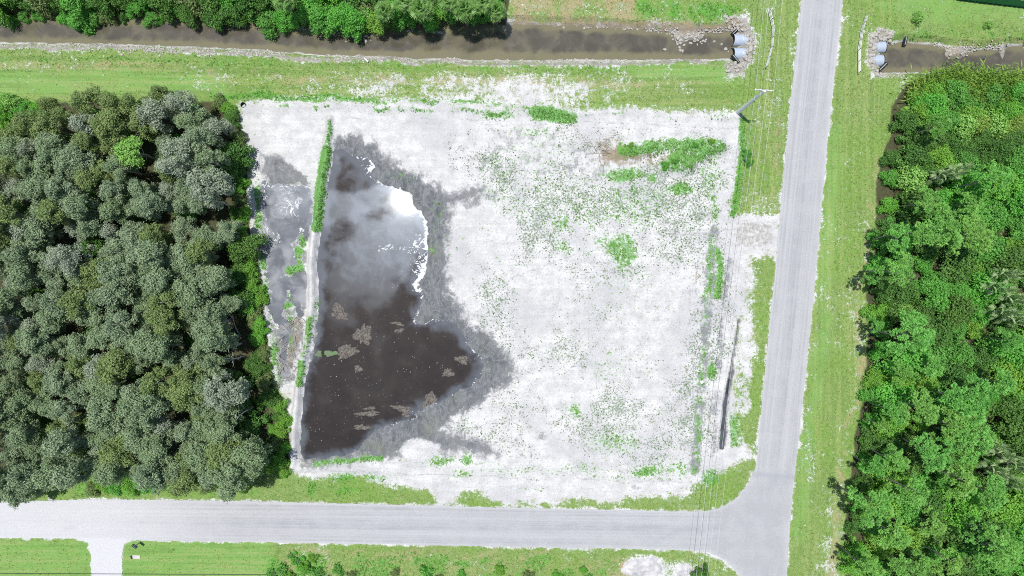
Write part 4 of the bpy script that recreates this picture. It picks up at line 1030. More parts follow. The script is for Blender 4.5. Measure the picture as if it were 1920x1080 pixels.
# undergrowth along the edges of the left wood
edge = []
for (x, y, kd, sc) in ((430, 205, 'vine', .5), (452, 262, 'gum_olive', .45), (456, 345, 'vine', .45), (452, 372, 'gum_olive', .4), (462, 402, 'vine', .5), (450, 430, 'vine', .6), (462, 470, 'gum_olive', .5), (470, 505, 'vine', .6), (455, 520, 'bush_dark', .7),
                       (478, 535, 'vine', .6), (488, 560, 'vine', .55), (470, 565, 'vine', .7), (480, 590, 'gum_olive', .55), (492, 610, 'vine', .5), (488, 632, 'vine', .6), (498, 662, 'gum_olive', .45), (490, 690, 'bush_dark', .6), (500, 715, 'gum_olive', .5),
                       (508, 745, 'bush_dark', .6), (528, 760, 'vine', .5), (534, 785, 'vine', .5), (530, 808, 'vine', .55), (520, 830, 'gum_olive', .6), (534, 838, 'vine', .5), (528, 862, 'vine', .6), (512, 872, 'vine', .5), (535, 880, 'vine', .42), (505, 850, 'bush_dark', .7),
                       (200, 905, 'vine', .55), (225, 908, 'bush', .6), (252, 905, 'vine', .6), (278, 905, 'bush', .55), (300, 900, 'vine', .5), (178, 915, 'gum_olive', .5), (330, 915, 'gum_olive', .4), (392, 912, 'gum_olive', .45), (360, 905, 'gum_olive', .4), (430, 900, 'gum_olive', .5), (460, 905, 'bush_dark', .5), (485, 892, 'gum_olive', .5),
                       (30, 195, 'lime', .6), (52, 210, 'bush', .6), (75, 205, 'vine', .5), (95, 200, 'gum_olive', .5), (15, 215, 'vine', .6), (120, 215, 'gum_olive', .5), (60, 235, 'gum_olive', .7), (90, 240, 'bush_dark', .7), (10, 240, 'vine', .6), (30, 260, 'gum_olive', .7), (415, 195, 'gum_olive', .5), (440, 225, 'bush_dark', .5), (448, 300, 'bush_dark', .55), (444, 330, 'bush_dark', .55), (440, 385, 'bush_dark', .6)):
    edge.append((x, y, kd, sc))
for (x, y, kd, sc) in list(edge[:28]):
    edge.append((x - random.uniform(8, 20), y + random.uniform(-14, 14), random.choice(('bush_dark', 'gum_olive', kd)), sc * random.uniform(0.6, 0.95)))
    edge.append((x + random.uniform(-6, 8), y + random.uniform(-16, 16), kd, sc * random.uniform(0.4, 0.65)))
CN = {'vine': 'bright green leafy', 'gum_olive': 'olive brown', 'bush_dark': 'dark green', 'bush': 'mid green', 'lime': 'pale lime green', 'dry': 'dry brown', 'small': 'small green', 'reed_green': 'light green'}
edge = [e for e in edge if not hides_snag(e[0] - 6, e[1], 11)]
row_plant(edge, lambda s, rr, n_: add_bush(s[2], s[0], s[1], s[3], f"{CN[s[2]]} edge shrub of left wood, {ORD[n_]} from left, {ORD[rr]} band down", 'shrubs at the foot of the left wood', 'edge_shrub'))

und = []
y = 232.0
while y < 880:
    x = 70 + random.uniform(0, 20)
    while x < lerp_line(EAST, y) + 8:
        if not (y > 850 and x > 165): und.append((x, y + random.uniform(-12, 12), random.choices(('bush_dark', 'gum_olive', 'bush'), (4, 2, 1))[0], random.uniform(0.75, 1.1)))
        x += random.uniform(80, 110)
    y += 80
row_plant(und, lambda s, rr, n_: add_bush(s[2], s[0], s[1], s[3], f"{CN[s[2]]} undergrowth inside left wood, {ORD[n_]} from left, {ORD[rr]} band down", 'undergrowth of the left wood', 'undergrowth_shrub'))

# --- the wood right of the side road
pine_tops = [(1698, 505, 1.0), (1724, 630, 1.05), (1640, 520, .55), (1650, 610, .5), (1700, 440, .8), (1755, 690, .8), (1835, 752, 1.1), (1690, 868, .8), (1765, 850, 1.0), (1840, 830, 1.0), (1725, 930, 1.0), (1812, 905, 1.0), (1645, 955, .95), (1690, 1010, 1.0), (1760, 990, .8),
             (1640, 1075, .9), (1720, 1075, .9), (1790, 1060, .9), (1845, 1000, .8), (1775, 425, 1.1), (1840, 440, 1.0), (1880, 330, 1.0), (1700, 700, .6), (1690, 775, .7), (1740, 770, .9), (1660, 800, .55), (1800, 800, .9), (1890, 720, .9), (1830, 380, .8), (1750, 375, .8), (1905, 640, .7), (1870, 930, .9), (1890, 1040, 1.0), (1650, 880, .6), (1770, 230, .7)]
pset = []
def add_pine(s, rr, n_):
    k = random.randrange(5); hh = pines[k][2] * s[2] if s[2] > 0.75 else pines[k][2] * (s[2] * 0.6 + 0.3)
    sc = hh / pines[k][2]
    loc = P(s[0], s[1], hh * 0.95); loc.z = 0
    o = plant('pine_tree', loc, random.uniform(0, 6.28), sc, (('trunk', pines[k][1]), ('crown', pines[k][0])),
              f"tufted pine crown of right wood, {ORD[n_]} from road, {ORD[rr]} row down", 'tree', 'pines of the wood right of the road')
    if s[2] <= 0.75: o.scale = (sc * 0.8, sc * 0.8, sc)
row_plant(pine_tops, add_pine)
WEST = [(1690, 175), (1668, 255), (1655, 300), (1652, 400), (1640, 470), (1634, 560), (1640, 640), (1630, 730), (1612, 820), (1605, 900), (1594, 980), (1590, 1100)]
WEST = [(a, b) for a, b in WEST]
rb = []
y = 300.0
while y < 1110:
    x = lerp_line(WEST, y) + random.uniform(0, 10)
    first = True
    while x < 1940:
        kd = random.choices(('bush', 'bush_dark', 'vine', 'lime'), (5, 4, 3, 0.3))[0]
        rb.append((x, y + random.uniform(-9, 9), kd, random.uniform(0.6, 0.8) if first else random.choice((0.7, 0.9, 1.1, 1.35))))
        x += random.uniform(30, 40) if first else random.uniform(42, 56); first = False
    y += 40
for (x, y) in ((1690, 232), (1700, 250), (1740, 262), (1780, 275), (1830, 265), (1880, 270), (1800, 290), (1860, 285), (1920, 300), (1715, 275)):
    rb.append((x, y, 'bush_dark', 0.85))
row_plant(rb, lambda s, rr, n_: add_bush(s[2], s[0], s[1], s[3], f"{CN[s[2]]} bush of right wood, {ORD[n_]} from road, {ORD[rr]} band down", 'bushes of the wood right of the road', 'woodland_bush', 'bush'))
rd = [(x + random.uniform(-8, 8), y + random.uniform(-6, 6)) for y in (160, 178) for x in range(1728 if y > 170 else 1750, 1935, 40)]
rbx = sorted([(1735, 205), (1775, 190), (1800, 222), (1845, 185), (1870, 215), (1905, 190), (1760, 232), (1825, 240), (1895, 240), (1720, 190), (1712, 215), (1752, 200), (1788, 245), (1818, 198), (1850, 236), (1884, 178), (1926, 222), (1742, 180), (1808, 176), (1868, 250)])
for i, (x, y) in enumerate(rbx):
    add_bush(random.choice(('vine', 'bush', 'lime', 'bush', 'reed_green')), x, y, random.uniform(0.62, 1.0), f"leafy bush behind the reeds below right canal, {ORD[i]} counted from the road", 'bushes among the reeds', 'woodland_bush', 'bush')
row_plant([(a, b) for a, b in rd], lambda s, rr, n_: plant('reed_clump', G(s[0], s[1], -0.05), random.uniform(-0.4, 0.4), random.uniform(0.85, 1.2), (('foliage', random.choice(reeds)),),
          f"leaning reeds below right canal, {ORD[n_]} clump from road, {ORD[rr]} band down", 'clump of reeds', 'reeds between right canal and wood'))
for i, (x, y) in enumerate(((1880, 515), (1862, 540), (1895, 560), (1875, 585), (1900, 600), (1850, 830), (1875, 850), (1900, 870), (1862, 880), (1890, 900), (1790, 320), (1768, 330))):
    a, b = palmettos[i % 2][:2]; hz = 5.2
    c_ = P(x, y, hz)
    o = plant('palmetto', (c_.x, c_.y, 2.6), random.uniform(0, 6.28), random.uniform(1.3, 1.7), (('fronds', a), ('leaf_stalks', b), ('trunk', palmettos[i % 2][2])),
              f"pale silvery palmetto in {'middle' if i < 5 else 'lower' if i < 10 else 'upper'} gap of right wood, {ORD[(0, 1, 2, 3, 4, 0, 1, 2, 3, 4, 0, 1)[i]]} from top", 'palmetto', 'palmettos of the right wood')
    o.location.z = 0; o.scale = (1.1, 1.1, 5.2)

# --- the belt of shrubs and palms along the far canal bank
bl = []
x = -12.0
i = 0
while x < 935:
    bl.append((x, 29 + random.uniform(-12, 8) + (10 if 480 < x < 720 else 0), random.choices(('bush', 'bush_dark', 'vine', 'gum_olive'), (4, 3, 2, 1.2))[0], random.choice((0.4, 0.55, 0.7, 0.9))))
    x += random.uniform(18, 32)
x = -30.0
while x < 930:
    bl.append((x, 2 + random.uniform(-8, 8), random.choices(('bush', 'bush_dark', 'vine', 'gum_olive'), (4, 3, 2, 1.2))[0], random.uniform(0.9, 1.15)))
    x += random.uniform(32, 42)
front = sorted([s for s in bl if s[1] > 14]); back = sorted([s for s in bl if s[1] <= 14])
for nm, ls in (('water side', front), ('far side', back)):
    for n_, s in enumerate(ls):
        add_bush(s[2], s[0], s[1], s[3], f"{CN[s[2]]} shrub beyond canal, {ORD[n_]} from left on {nm} of belt", 'shrub belt beyond the canal', 'bankside_shrub')
for i, (x, y) in enumerate(((722, 22), (762, 10), (792, 24), (842, 12), (872, 24), (905, 14), (930, 22), (540, 10))):
    a, b, c_ = palms[i % 2]; l_ = P(x, y, 4.5)
    plant('fan_palm', (l_.x, l_.y, 0), random.uniform(0, 6.28), random.uniform(1.15, 1.45), (('fronds', a), ('leaf_stalks', b), ('trunk', c_)),
          f"fan palm over the canal shrubs, {ORD[i] + ' from left in the palm group' if i < 7 else 'standing alone left of the palm group'}", 'palm', 'fan palms beyond the canal')

# --- low brush and odd bushes
lb_ = []
for i in range(26):
    lb_.append((random.uniform(520, 1160), random.uniform(1064, 1096)))
lb_ += [(515, 1072), (530, 1068), (545, 1078), (560, 1050), (572, 1062), (588, 1045), (548, 1040)]
lb_.sort()
for n_, (x, y) in enumerate(lb_):
    kd = random.choices(('small', 'vine', 'gum_olive'), (3, 2, 1))[0]
    add_bush(kd, x, y, random.uniform(0.7, 1.2) if kd == 'small' else random.uniform(0.26, 0.42), f"{CN[kd]} low bush in rough below lane, {ORD[n_]} from left", 'low bushes below the lane', 'low_bush', 'bush')
for i, (x, y, sc, lab) in enumerate(((1312, 1072, .5, 'dark bush beside the white sand heap below the lane'), (1398, 290, .3, 'low dark shrub under the power lines beside the lot edge'), (1402, 305, .28, 'small shrub under the power lines, lower of the pair by the lot'), (1718, 36, .42, 'bright green round bush beyond the right canal culverts'), (1850, 48, .3, 'yellow-green weed bush on the far bank of the right canal'),
                                     (1245, 312, .26, 'dark leafy bush on the grassy spoil mound'), (1262, 306, .22, 'leafy bush right of the dark one on the spoil mound'), (1300, 275, .2, 'round leafy bush near the right end of the spoil mound'), (1330, 268, .2, 'green weed bush at the right tip of the spoil mound'), (1180, 275, .2, 'green weed bush at the left tip of the spoil mound'))):
    add_bush(('bush_dark', 'bush', 'bush', 'lime', 'lime', 'bush', 'bush', 'bush', 'vine', 'vine')[i], x, y, sc, lab, None)

# --- ground cover that nobody could count: leafy weeds and grass tufts
def scatter(name, fld, n, ln, mat, seed, box=(-20, -20, 1940, 1100), per=5, thr=0.5, label=None):
    r = np.random.default_rng(seed)
    x = r.uniform(box[0], box[2], n * 12); y = r.uniform(box[1], box[3], n * 12)
    fx = ((x - gx[0]) / STEP).astype(int); fy = ((y - gy[0]) / STEP).astype(int)
    nz = 0.6 * fbm(x, y, 9, 4, 3) + 0.4 * r.random(len(x))
    dens = fld[fy, fx] + (nz - 0.5) * 0.9
    ok = (dens > thr) & (road_sd[fy, fx] > 3)
    x, y, fx, fy = x[ok][:n], y[ok][:n], fx[ok][:n], fy[ok][:n]
    m = len(x)
    base = np.stack([(x - CX) * S, (CY - y) * S, Z[fy, fx]], -1)
    sz = ln * r.uniform(0.5, 1.5, m)
    vs, tn = [], []
    t0 = r.uniform(0, 0.8, m)
    for k in range(per):
        a = r.uniform(0, 6.283, m); el = r.uniform(0.25, 1.2, m)
        d = np.stack([np.cos(a) * np.cos(el), np.sin(a) * np.cos(el), np.sin(el)], -1) * sz[:, None]
        vs.append(blades(base, d, sz * 0.5, r).reshape(m, 4, 3)); tn.append(np.clip(t0 + r.uniform(-0.1, 0.3, m), 0, 1))
    o = link(name, leaf_mesh(name, np.concatenate(vs).reshape(-1, 3), np.concatenate(tn), mat))
    return tag(o, label, None, None, 'stuff')
trf = F['turf'] * (1 - F['litter']) * (lot_sd > 4) * (can_sd > 10) * (1 - 0.5 * F['lawn'])
scatter('bank_grass', trf - 0.12, 24000, 0.12, M['tuft'], 9, per=4, label='rough olive grass tufts on the verges and canal banks')
spf = np.clip(F['speck'] * 1.0 + 0.10, 0, 0.5) * (F['speck'] > 0.05) * (F['wet'] < 0.4)
scatter('lot_sprouts', spf, 5500, 0.15, M['sprout'], 21, box=(830, 190, 1400, 930), per=4, label='tiny dark green sprouts dotted over the white sand lot')
scatter('ground_weeds', F['green'] - 0.04, 30000, 0.17, M['weed'], 5, label='bright green weeds growing on sand, banks and lawn edges')

# ------------------------------------------------------------------ stones
def stone_mesh(seed, n=9):
    r = np.random.default_rng(seed)
    bm = bmesh.new(); bmesh.ops.create_icosphere(bm, subdivisions=1, radius=0.5)
    st = r.uniform(0.7, 1.25, 3)
    for v_ in bm.verts:
        v_.co = Vector((v_.co.x * st[0], v_.co.y * st[1], v_.co.z * st[2] * 0.7)) * r.uniform(0.78, 1.18)
    me = bpy.data.meshes.new('stone'); bm.to_mesh(me); bm.free(); me.materials.append(M['stone']); return me
stones = [stone_mesh(200 + k) for k in range(8)]
def stone(px, py, size, dz=0.0):
    o = link('stone', random.choice(stones), canal_bank)
    z = max(height(px, py), ZW - 0.05) if can_sd is not None else height(px, py)
    o.location = G(px, py, z + size * 0.12 + dz); o.rotation_euler = (random.uniform(-.5, .5), random.uniform(-.5, .5), random.uniform(0, 6.28)); o.scale = (size,) * 3
cnt = 0
def in_poly(px, py, poly): return poly_sd(np.array([px]), np.array([py]), poly)[0] < 0
RIP_A = [(1352, 30), (1385, 30), (1400, 48), (1416, 70), (1416, 100), (1404, 118), (1392, 135), (1360, 135), (1358, 118), (1386, 112), (1396, 92), (1396, 72), (1372, 52)]
RIP_B = [(1632, 62), (1650, 52), (1676, 58), (1676, 80), (1656, 82), (1648, 72), (1640, 80), (1640, 128), (1655, 130), (1668, 138), (1640, 142), (1627, 112)]
for poly, n_ in ((RIP_A, 120), (RIP_B, 90)):
    a_ = np.array(poly); got = 0
    while got < n_:
        x, y = random.uniform(a_[:, 0].min(), a_[:, 0].max()), random.uniform(a_[:, 1].min(), a_[:, 1].max())
        if in_poly(x, y, poly): stone(x, y, random.choice((0.35, 0.45, 0.55, 0.7))); got += 1
for x, y, n_, sx, sy in ((1278, 72, 30, 14, 9), (1310, 70, 14, 14, 6), (668, 62, 22, 16, 7), (640, 55, 10, 14, 5), (820, 57, 6, 6, 5), (1360, 80, 5, 8, 8)):
    for _ in range(n_): stone(random.gauss(x, sx), random.gauss(y, sy), random.uniform(0.25, 0.6), 0.02)
# pebbly rubble along the water's edge, too small to pick apart
def rubble():
    r = np.random.default_rng(77); vs, tr = [], []
    base = np.array([v_.co for v_ in stones[0].vertices]); fc = np.array([p.vertices for p in stones[0].polygons])
    n = 0
    for _ in range(26000):
        x = r.uniform(-60, 1990)
        if r.random() < 0.72 and x < 1340: y = np.interp(x, [p[0] for p in SB], [p[1] for p in SB]) + r.normal(-5, 4.0)
        elif x < 1380: y = np.interp(x, [0, 500, 680, 960, 1100, 1380], [38, 48, 62, 50, 52, 58]) + r.normal(0, 3.2)
        elif x > 1650: y = r.choice((np.interp(x, [1650, 1780, 1990], [82, 90, 86]), np.interp(x, [1650, 1780, 1990], [138, 138, 154]), r.normal(110, 14) if 1770 < x < 1830 else 137)) + r.normal(0, 4)
        else: continue
        i, j = int((x - gx[0]) / STEP), int((y - gy[0]) / STEP)
        if Z[j, i] < ZW - 0.06 or fbm(np.array([x]), np.array([y]), 26, 3)[0] < 0.44: continue
        sz = r.uniform(0.10, 0.34) * (0.6 + 0.8 * r.random())
        a = r.uniform(0, 6.28); ca, sa = math.cos(a), math.sin(a)
        q = base * sz * r.uniform(0.7, 1.3, 3)
        q = np.stack([q[:, 0] * ca - q[:, 1] * sa, q[:, 0] * sa + q[:, 1] * ca, q[:, 2]], -1) + np.array([(x - CX) * S, (CY - y) * S, Z[j, i] + 0.03])
        vs.append(q); tr.append(fc + n * len(base)); n += 1
        if n >= 6000: break
    o = link('bank_gravel', mesh_np('bank_gravel', np.concatenate(vs), tris=np.concatenate(tr), mat=M['stone']))
    return tag(o, 'pale broken rubble strewn along both canal banks', None, None, 'stuff')
rubble()

# ------------------------------------------------------------------ culverts, black floats, railings
def culvert(px, py, sgn, label):
    """mitred corrugated pipe end; sgn = direction in which it opens"""
    o = empty('culvert_pipe', P(px, py, -0.5) + Vector((0, 0, -0.35)), 0 if sgn > 0 else math.pi)
    b = MB(); R0, n_, L = 0.92, 20, 24
    vs, fs = [], []
    for i in range(L + 1):
        x = -1.25 + 2.2 * i / L
        rr = R0 + (0.025 if i % 2 else -0.012)
        for k in range(n_ + 1):
            a = math.pi * (-0.12 + 1.24 * k / n_)
            y, z = rr * math.cos(a), rr * math.sin(a)
            xx = x + (0.18 * (1 - math.sin(a)) if i == L else 0)
            vs.append((xx, y, z))
    for i in range(L):
        for k in range(n_):
            a = i * (n_ + 1) + k; fs.append((a, a + 1, a + n_ + 2, a + n_ + 1))
    b.add(vs, fs); sh = b.build('pipe_shell', M['culvert'], o, True)
    md_ = sh.modifiers.new('thickness', 'SOLIDIFY'); md_.thickness = 0.05; md_.offset = -1
    rim = MB(); rim.tube([(1.0 + 0.18 * (1 - math.sin(math.pi * (-0.12 + 1.24 * k / 14))), 0.93 * math.cos(math.pi * (-0.12 + 1.24 * k / 14)), 0.93 * math.sin(math.pi * (-0.12 + 1.24 * k / 14))) for k in range(15)], 0.045, 6)
    rim.build('rim', M['dark_in'], o)
    d = MB(); d.add([(0.1, 0.86 * math.cos(math.pi * k / 12), 0.86 * math.sin(math.pi * k / 12)) for k in range(13)] + [(0.1, 0, -0.5)], [tuple(range(14))]); d.build('dark_bore', M['dark_in'], o)
    bd_ = MB(); bd_.tube([(-0.45, 0.955 * math.cos(math.pi * k / 14), 0.955 * math.sin(math.pi * k / 14)) for k in range(15)], 0.035, 5); bd_.build('joint_band', M['steel'], o)
    return tag(o, label, 'culvert', 'corrugated culvert pipes under the side road')
culvert(1387, 74, -1, 'pale blue culvert pipe end left of the road, upper of the pair')
culvert(1387, 100, -1, 'pale blue culvert pipe end left of the road, lower of the pair')
culvert(1648, 87, 1, 'pale blue culvert pipe end right of the road, upper of the pair')
culvert(1644, 113, 1, 'pale blue culvert pipe end right of the road, lower of the pair')
def black_pipe(px, py, ang, ln, label):
    o = empty('black_pipe', P(px, py, -0.4), ang)
    o.location.z = max(height(px, py), ZW) + 0.42
    b = MB(); n_ = 22
    b.tube([(-ln / 2 + ln * i / n_, 0, 0.06 * i / n_) for i in range(n_ + 1)], [0.27 + (0.02 if i % 2 else 0) for i in range(n_ + 1)], 12)
    b.build('ribbed_tube', M['black'], o, False)
    c = MB(); c.tube([(-ln / 2 + 0.05, 0, 0.285), (ln / 2 - 0.05, 0, 0.345)], 0.035, 6); c.build('highlight_strip', M['steel'], o)  # pale strip along the top draws the highlight on the black tube
    for sx in (-1, 1):
        e = MB(); e.tube([(sx * (ln / 2 - 0.04), 0, 0.03 + 0.03 * sx), (sx * (ln / 2 + 0.06), 0, 0.03 + 0.03 * sx)], [0.29, 0.29], 14); e.build('end_collar', M['black'], o)
    return tag(o, label, 'pipe', 'black pipes lying at the culverts')
black_pipe(1381, 57, math.radians(42), 1.75, 'ribbed black pipe lying above the upper left culvert')
black_pipe(1377, 112, math.radians(-50), 1.55, 'ribbed black pipe lying below the lower left culvert')
black_pipe(1698, 76, math.radians(80), 1.5, 'ribbed black pipe standing off on the far bank of the right canal')
black_pipe(1653, 127, math.radians(45), 1.6, 'ribbed black pipe lying below the lower right culvert')
def railing(pts, label):
    o = empty('pipe_railing', G(*pts[0], 0))
    base = G(*pts[0], 0)
    q = []
    for a, b in zip(pts[:-1], pts[1:]): q += [a, ((a[0] + b[0]) / 2, (a[1] + b[1]) / 2)]
    q.append(pts[-1])
    W_ = [G(a, b, height(a, b)) - base for a, b in q]
    for p_ in W_:
        m_ = MB(); m_.tube([p_ + Vector((0, 0, -0.3)), p_ + Vector((0, 0, 1.17))], 0.06, 8); po = m_.build('post', M['steel'], o)
        c_ = MB(); c_.tube([p_ + Vector((0, 0, 1.17)), p_ + Vector((0, 0, 1.22))], [0.075, 0.03], 8); c_.build('post_cap', M['dark_in'], po)
    for h_ in (0.35, 0.75, 1.12):
        m_ = MB(); m_.tube([p_ + Vector((0, 0, h_)) for p_ in W_], 0.05, 8); m_.build('rail', M['steel'], o)
    return tag(o, label, 'railing')
railing([(1440, 24), (1447, 56), (1444, 92), (1434, 128)], 'galvanised pipe railing above the culverts on the left of the side road')
railing([(1621, 32), (1612, 60), (1607, 96), (1607, 138)], 'galvanised pipe railing above the culverts on the right of the side road')

# ------------------------------------------------------------------ power pole and wires
pb = G(1382, 211, 0); HP = 11.9
o = empty('power_pole', pb)
m_ = MB(); m_.tube([(0, 0, -0.5), (0, 0, 4), (0, 0, HP)], [0.36, 0.30, 0.17], 10, True); m_.build('shaft', M['concrete'], o)
arm_dir = Vector((1.0, -0.07, 0)).normalized(); rzA = math.atan2(arm_dir.y, arm_dir.x)
m_ = MB(); m_.box((arm_dir.x * 0.05, 0.2, HP - 0.35), (2.75, 0.12, 0.14), rzA); am = m_.build('crossarm', M['crossarm'], o)
for sx in (-1, 1):
    m_ = MB(); m_.tube([Vector((0, 0.18, HP - 1.2)), arm_dir * 0.75 * sx + Vector((0, 0.18, HP - 0.42))], 0.025, 5); m_.build('brace', M['steel'], o)
offs = (-1.3, -0.55, 0.32, 1.3)
for a in offs:
    p_ = arm_dir * a + Vector((0, 0.2, HP - 0.28))
    m_ = MB(); m_.tube([p_, p_ + Vector((0, 0, 0.05)), p_ + Vector((0, 0, 0.12)), p_ + Vector((0, 0, 0.2)), p_ + Vector((0, 0, 0.26))], [0.03, 0.09, 0.05, 0.09, 0.04], 10); m_.build('insulator', M['white'], am)
m_ = MB(); m_.box((0.28, -0.05, 6.6), (0.3, 0.18, 0.45)); m_.build('bracket', M['black'], o)
m_ = MB(); m_.tube([(0.2, -0.1, -0.2), (0.16, -0.1, 6.4)], 0.035, 6); m_.build('riser_conduit', M['cable'], o)
tag(o, 'grey concrete power pole with white crossarm beside the lot corner', 'power pole')
def span(y, sag, ytop=-820.0, ybot=1420.0):
    a, b = (ytop, 211) if y < 211 else (211, ybot)
    t_ = (y - a) / (b - a); return -4 * sag * t_ * (1 - t_)
LINE_K = -0.116
def wire(name, off, z, sag, rad, mat, label, group=None):
    pts = []
    for y in list(range(-260, 211, 30)) + [211] + list(range(240, 1290, 35)):
        x = 1382 + (y - 211) * LINE_K
        pts.append(G(x, y, z + span(y, sag)) + arm_dir * off)
    m_ = MB(); m_.tube(pts, rad, 5); ob = m_.build(name, mat)
    return tag(ob, label, 'wire', group)
for i, a in enumerate(offs):
    wire('power_line', a, HP - 0.02 + 0.0, 1.5, 0.0135, M['wire'], f"bright overhead wire on the pole's crossarm, {ORD[i]} from the left", 'wires along the side road')
wire('telephone_cable', 0.34, 6.7, 1.2, 0.013, M['cable'], 'dark low cable strung below the crossarm along the side road', None)
False and wire('telephone_cable', -0.34, 6.3, 1.0, 0.013, M['cable'], 'lowest dark cable on the lot side of the pole', 'wires along the side road')

# ------------------------------------------------------------------ floating mats of scum on the pond
def blob(name, px, py, rx, ry, rot, seed, mat, z, label, group):
    r = np.random.default_rng(seed); n_ = 46; o = empty(name, G(px, py, z), rot)
    a = np.linspace(0, 2 * math.pi, n_, endpoint=False)
    rad = 1 + 0.05 * np.sin(11 * a + r.uniform(0, 6)) + 0.28 * np.sin(2 * a + r.uniform(0, 6)) * r.uniform(0.3, 1) + 0.2 * np.sin(3 * a + r.uniform(0, 6)) + 0.12 * np.sin(7 * a + r.uniform(0, 6)) + r.normal(0, 0.07, n_)
    x, y = rx * S * rad * np.cos(a), ry * S * rad * np.sin(a)
    vs = [(0, 0, 0.05)] + [(x[i] * 0.6, y[i] * 0.6, 0.035 + r.uniform(-.015, .02)) for i in range(n_)] + [(x[i], y[i], 0.004) for i in range(n_)] + [(x[i], y[i], -0.04) for i in range(n_)]
    fs = []
    for i in range(n_):
        j = (i + 1) % n_
        fs += [(0, 1 + i, 1 + j), (1 + i, 1 + n_ + i, 1 + n_ + j, 1 + j), (1 + n_ + i, 1 + 2 * n_ + i, 1 + 2 * n_ + j, 1 + n_ + j)]
    bm_ = MB(); bm_.add(vs, fs); me_ = bm_.mesh(name, mat, False)
    col.objects.unlink(o); bpy.data.objects.remove(o)
    o = link(name, me_); o.location = G(px, py, z); o.rotation_euler.z = rot
    return tag(o, label, 'algae mat', group)
gname = 'floating scum mats on the dark pond'
for i, (px, py, rx, ry, rt_, mt, lab) in enumerate((
        (636, 586, 17, 12, -0.5, 'scum', 'oval grey scum mat floating highest on the dark pond near the berm'),
        (681, 628, 15, 19, 0.3, 'scum', 'ragged grey scum mat floating left of the pond middle'),
        (650, 660, 22, 10, 0.5, 'scum', 'grey scum mat drifting beside the green algae patches'),
        (619, 663, 11, 6, 0.2, 'scum_green', 'greenish algae patch floating off the berm, right of the smaller one'),
        (597, 664, 6, 5, 0, 'scum_green', 'small greenish algae patch floating closest to the berm'),
        (671, 692, 8, 6, 0.4, 'scum', 'small scum mat alone in the lower pond'),
        (690, 776, 19, 5, 0.05, 'scum', 'long thin scum mat floating left of the lower shore'),
        (754, 767, 21, 5, -0.15, 'scum', 'long scum mat pointing at the lower shore'),
        (760, 779, 8, 4, 0, 'scum', 'small scum mat below the long one by the lower shore'),
        (694, 766, 10, 3, 0, 'scum', 'thin sliver of scum above the long left mat'),
        (805, 750, 16, 9, 0.6, 'scum', 'broad scum mat touching the lower right shore'),
        (745, 607, 12, 3, -0.1, 'scum', 'thin scum streak floating above the pond middle right'),
        (748, 620, 8, 4, 0.3, 'scum', 'small scum mat below the thin streak'),
        (678, 802, 14, 5, 0.1, 'scum', 'lowest scum mat floating in the pond'),
        (840, 700, 12, 6, 0.2, 'scum', 'scum mat floating near the right tip of the pond'),
        (866, 675, 14, 7, -0.3, 'scum', 'speckled scum mat at the upper right of the pond tip'))):
    blob('scum_mat', px, py, rx, ry, rt_, 300 + i, M[mt], PZ + 0.004, lab, gname)

# ------------------------------------------------------------------ dead wood
def branch_mesh(seed, L, r0, twigs, mat):
    r = np.random.default_rng(seed); b = MB()
    pts = [Vector((L * t_, r.normal(0, 0.06) * L * t_, 0.1 + r.normal(0, 0.03) * L)) for t_ in np.linspace(0, 1, 6)]
    b.tube(pts, [r0 * (1 - 0.8 * t_) for t_ in np.linspace(0, 1, 6)], 6)
    for k in range(twigs):
        p_ = pts[int(r.integers(1, 5))]; d = Vector((r.uniform(0.2, 1), r.uniform(-1, 1), r.uniform(0, 0.5))).normalized() * L * r.uniform(0.2, 0.42)
        b.tube([p_, p_ + d * 0.5 + Vector((0, 0, 0.05)), p_ + d], [r0 * 0.45, r0 * 0.3, r0 * 0.12], 5)
    return b.mesh('branch', mat)
brs = [branch_mesh(400 + k, 2.2, 0.05, 5, M['dead']) for k in range(4)]
def brush(px, py, n_, spread, label):
    o = empty('brush_pile', G(px, py, height(px, py)))
    for k in range(n_):
        c_ = link('branch', random.choice(brs), o); c_.location = (random.gauss(0, spread), random.gauss(0, spread), random.uniform(0.02, 0.35)); c_.rotation_euler = (random.uniform(-.3, .3), random.uniform(-.3, .15), random.uniform(0, 6.28)); c_.scale = (random.uniform(0.5, 1.1),) * 3
    return tag(o, label, 'brush pile')
brush(556, 612, 18, 1.0, 'bleached brush lying at the foot of the green berm, upper heap')
brush(548, 650, 20, 1.1, 'tangled bleached branches in the dark pool beside the berm')
brush(540, 685, 12, 0.8, 'lowest heap of bleached branches beside the berm')
brush(464, 478, 16, 1.0, 'dry branches heaped between the wood and the silty pool')
brush(466, 405, 10, 0.9, 'dry branches heaped at the shaded wood edge')
brush(1135, 282, 26, 1.0, 'brown heap of dry brush at the left end of the spoil mound')
brush(690, 610, 3, 0.5, 'few thin sticks poking out of the dark pond')
brush(955, 365, 3, 0.8, 'few dark twigs on the wet sand right of the pond') if False else None
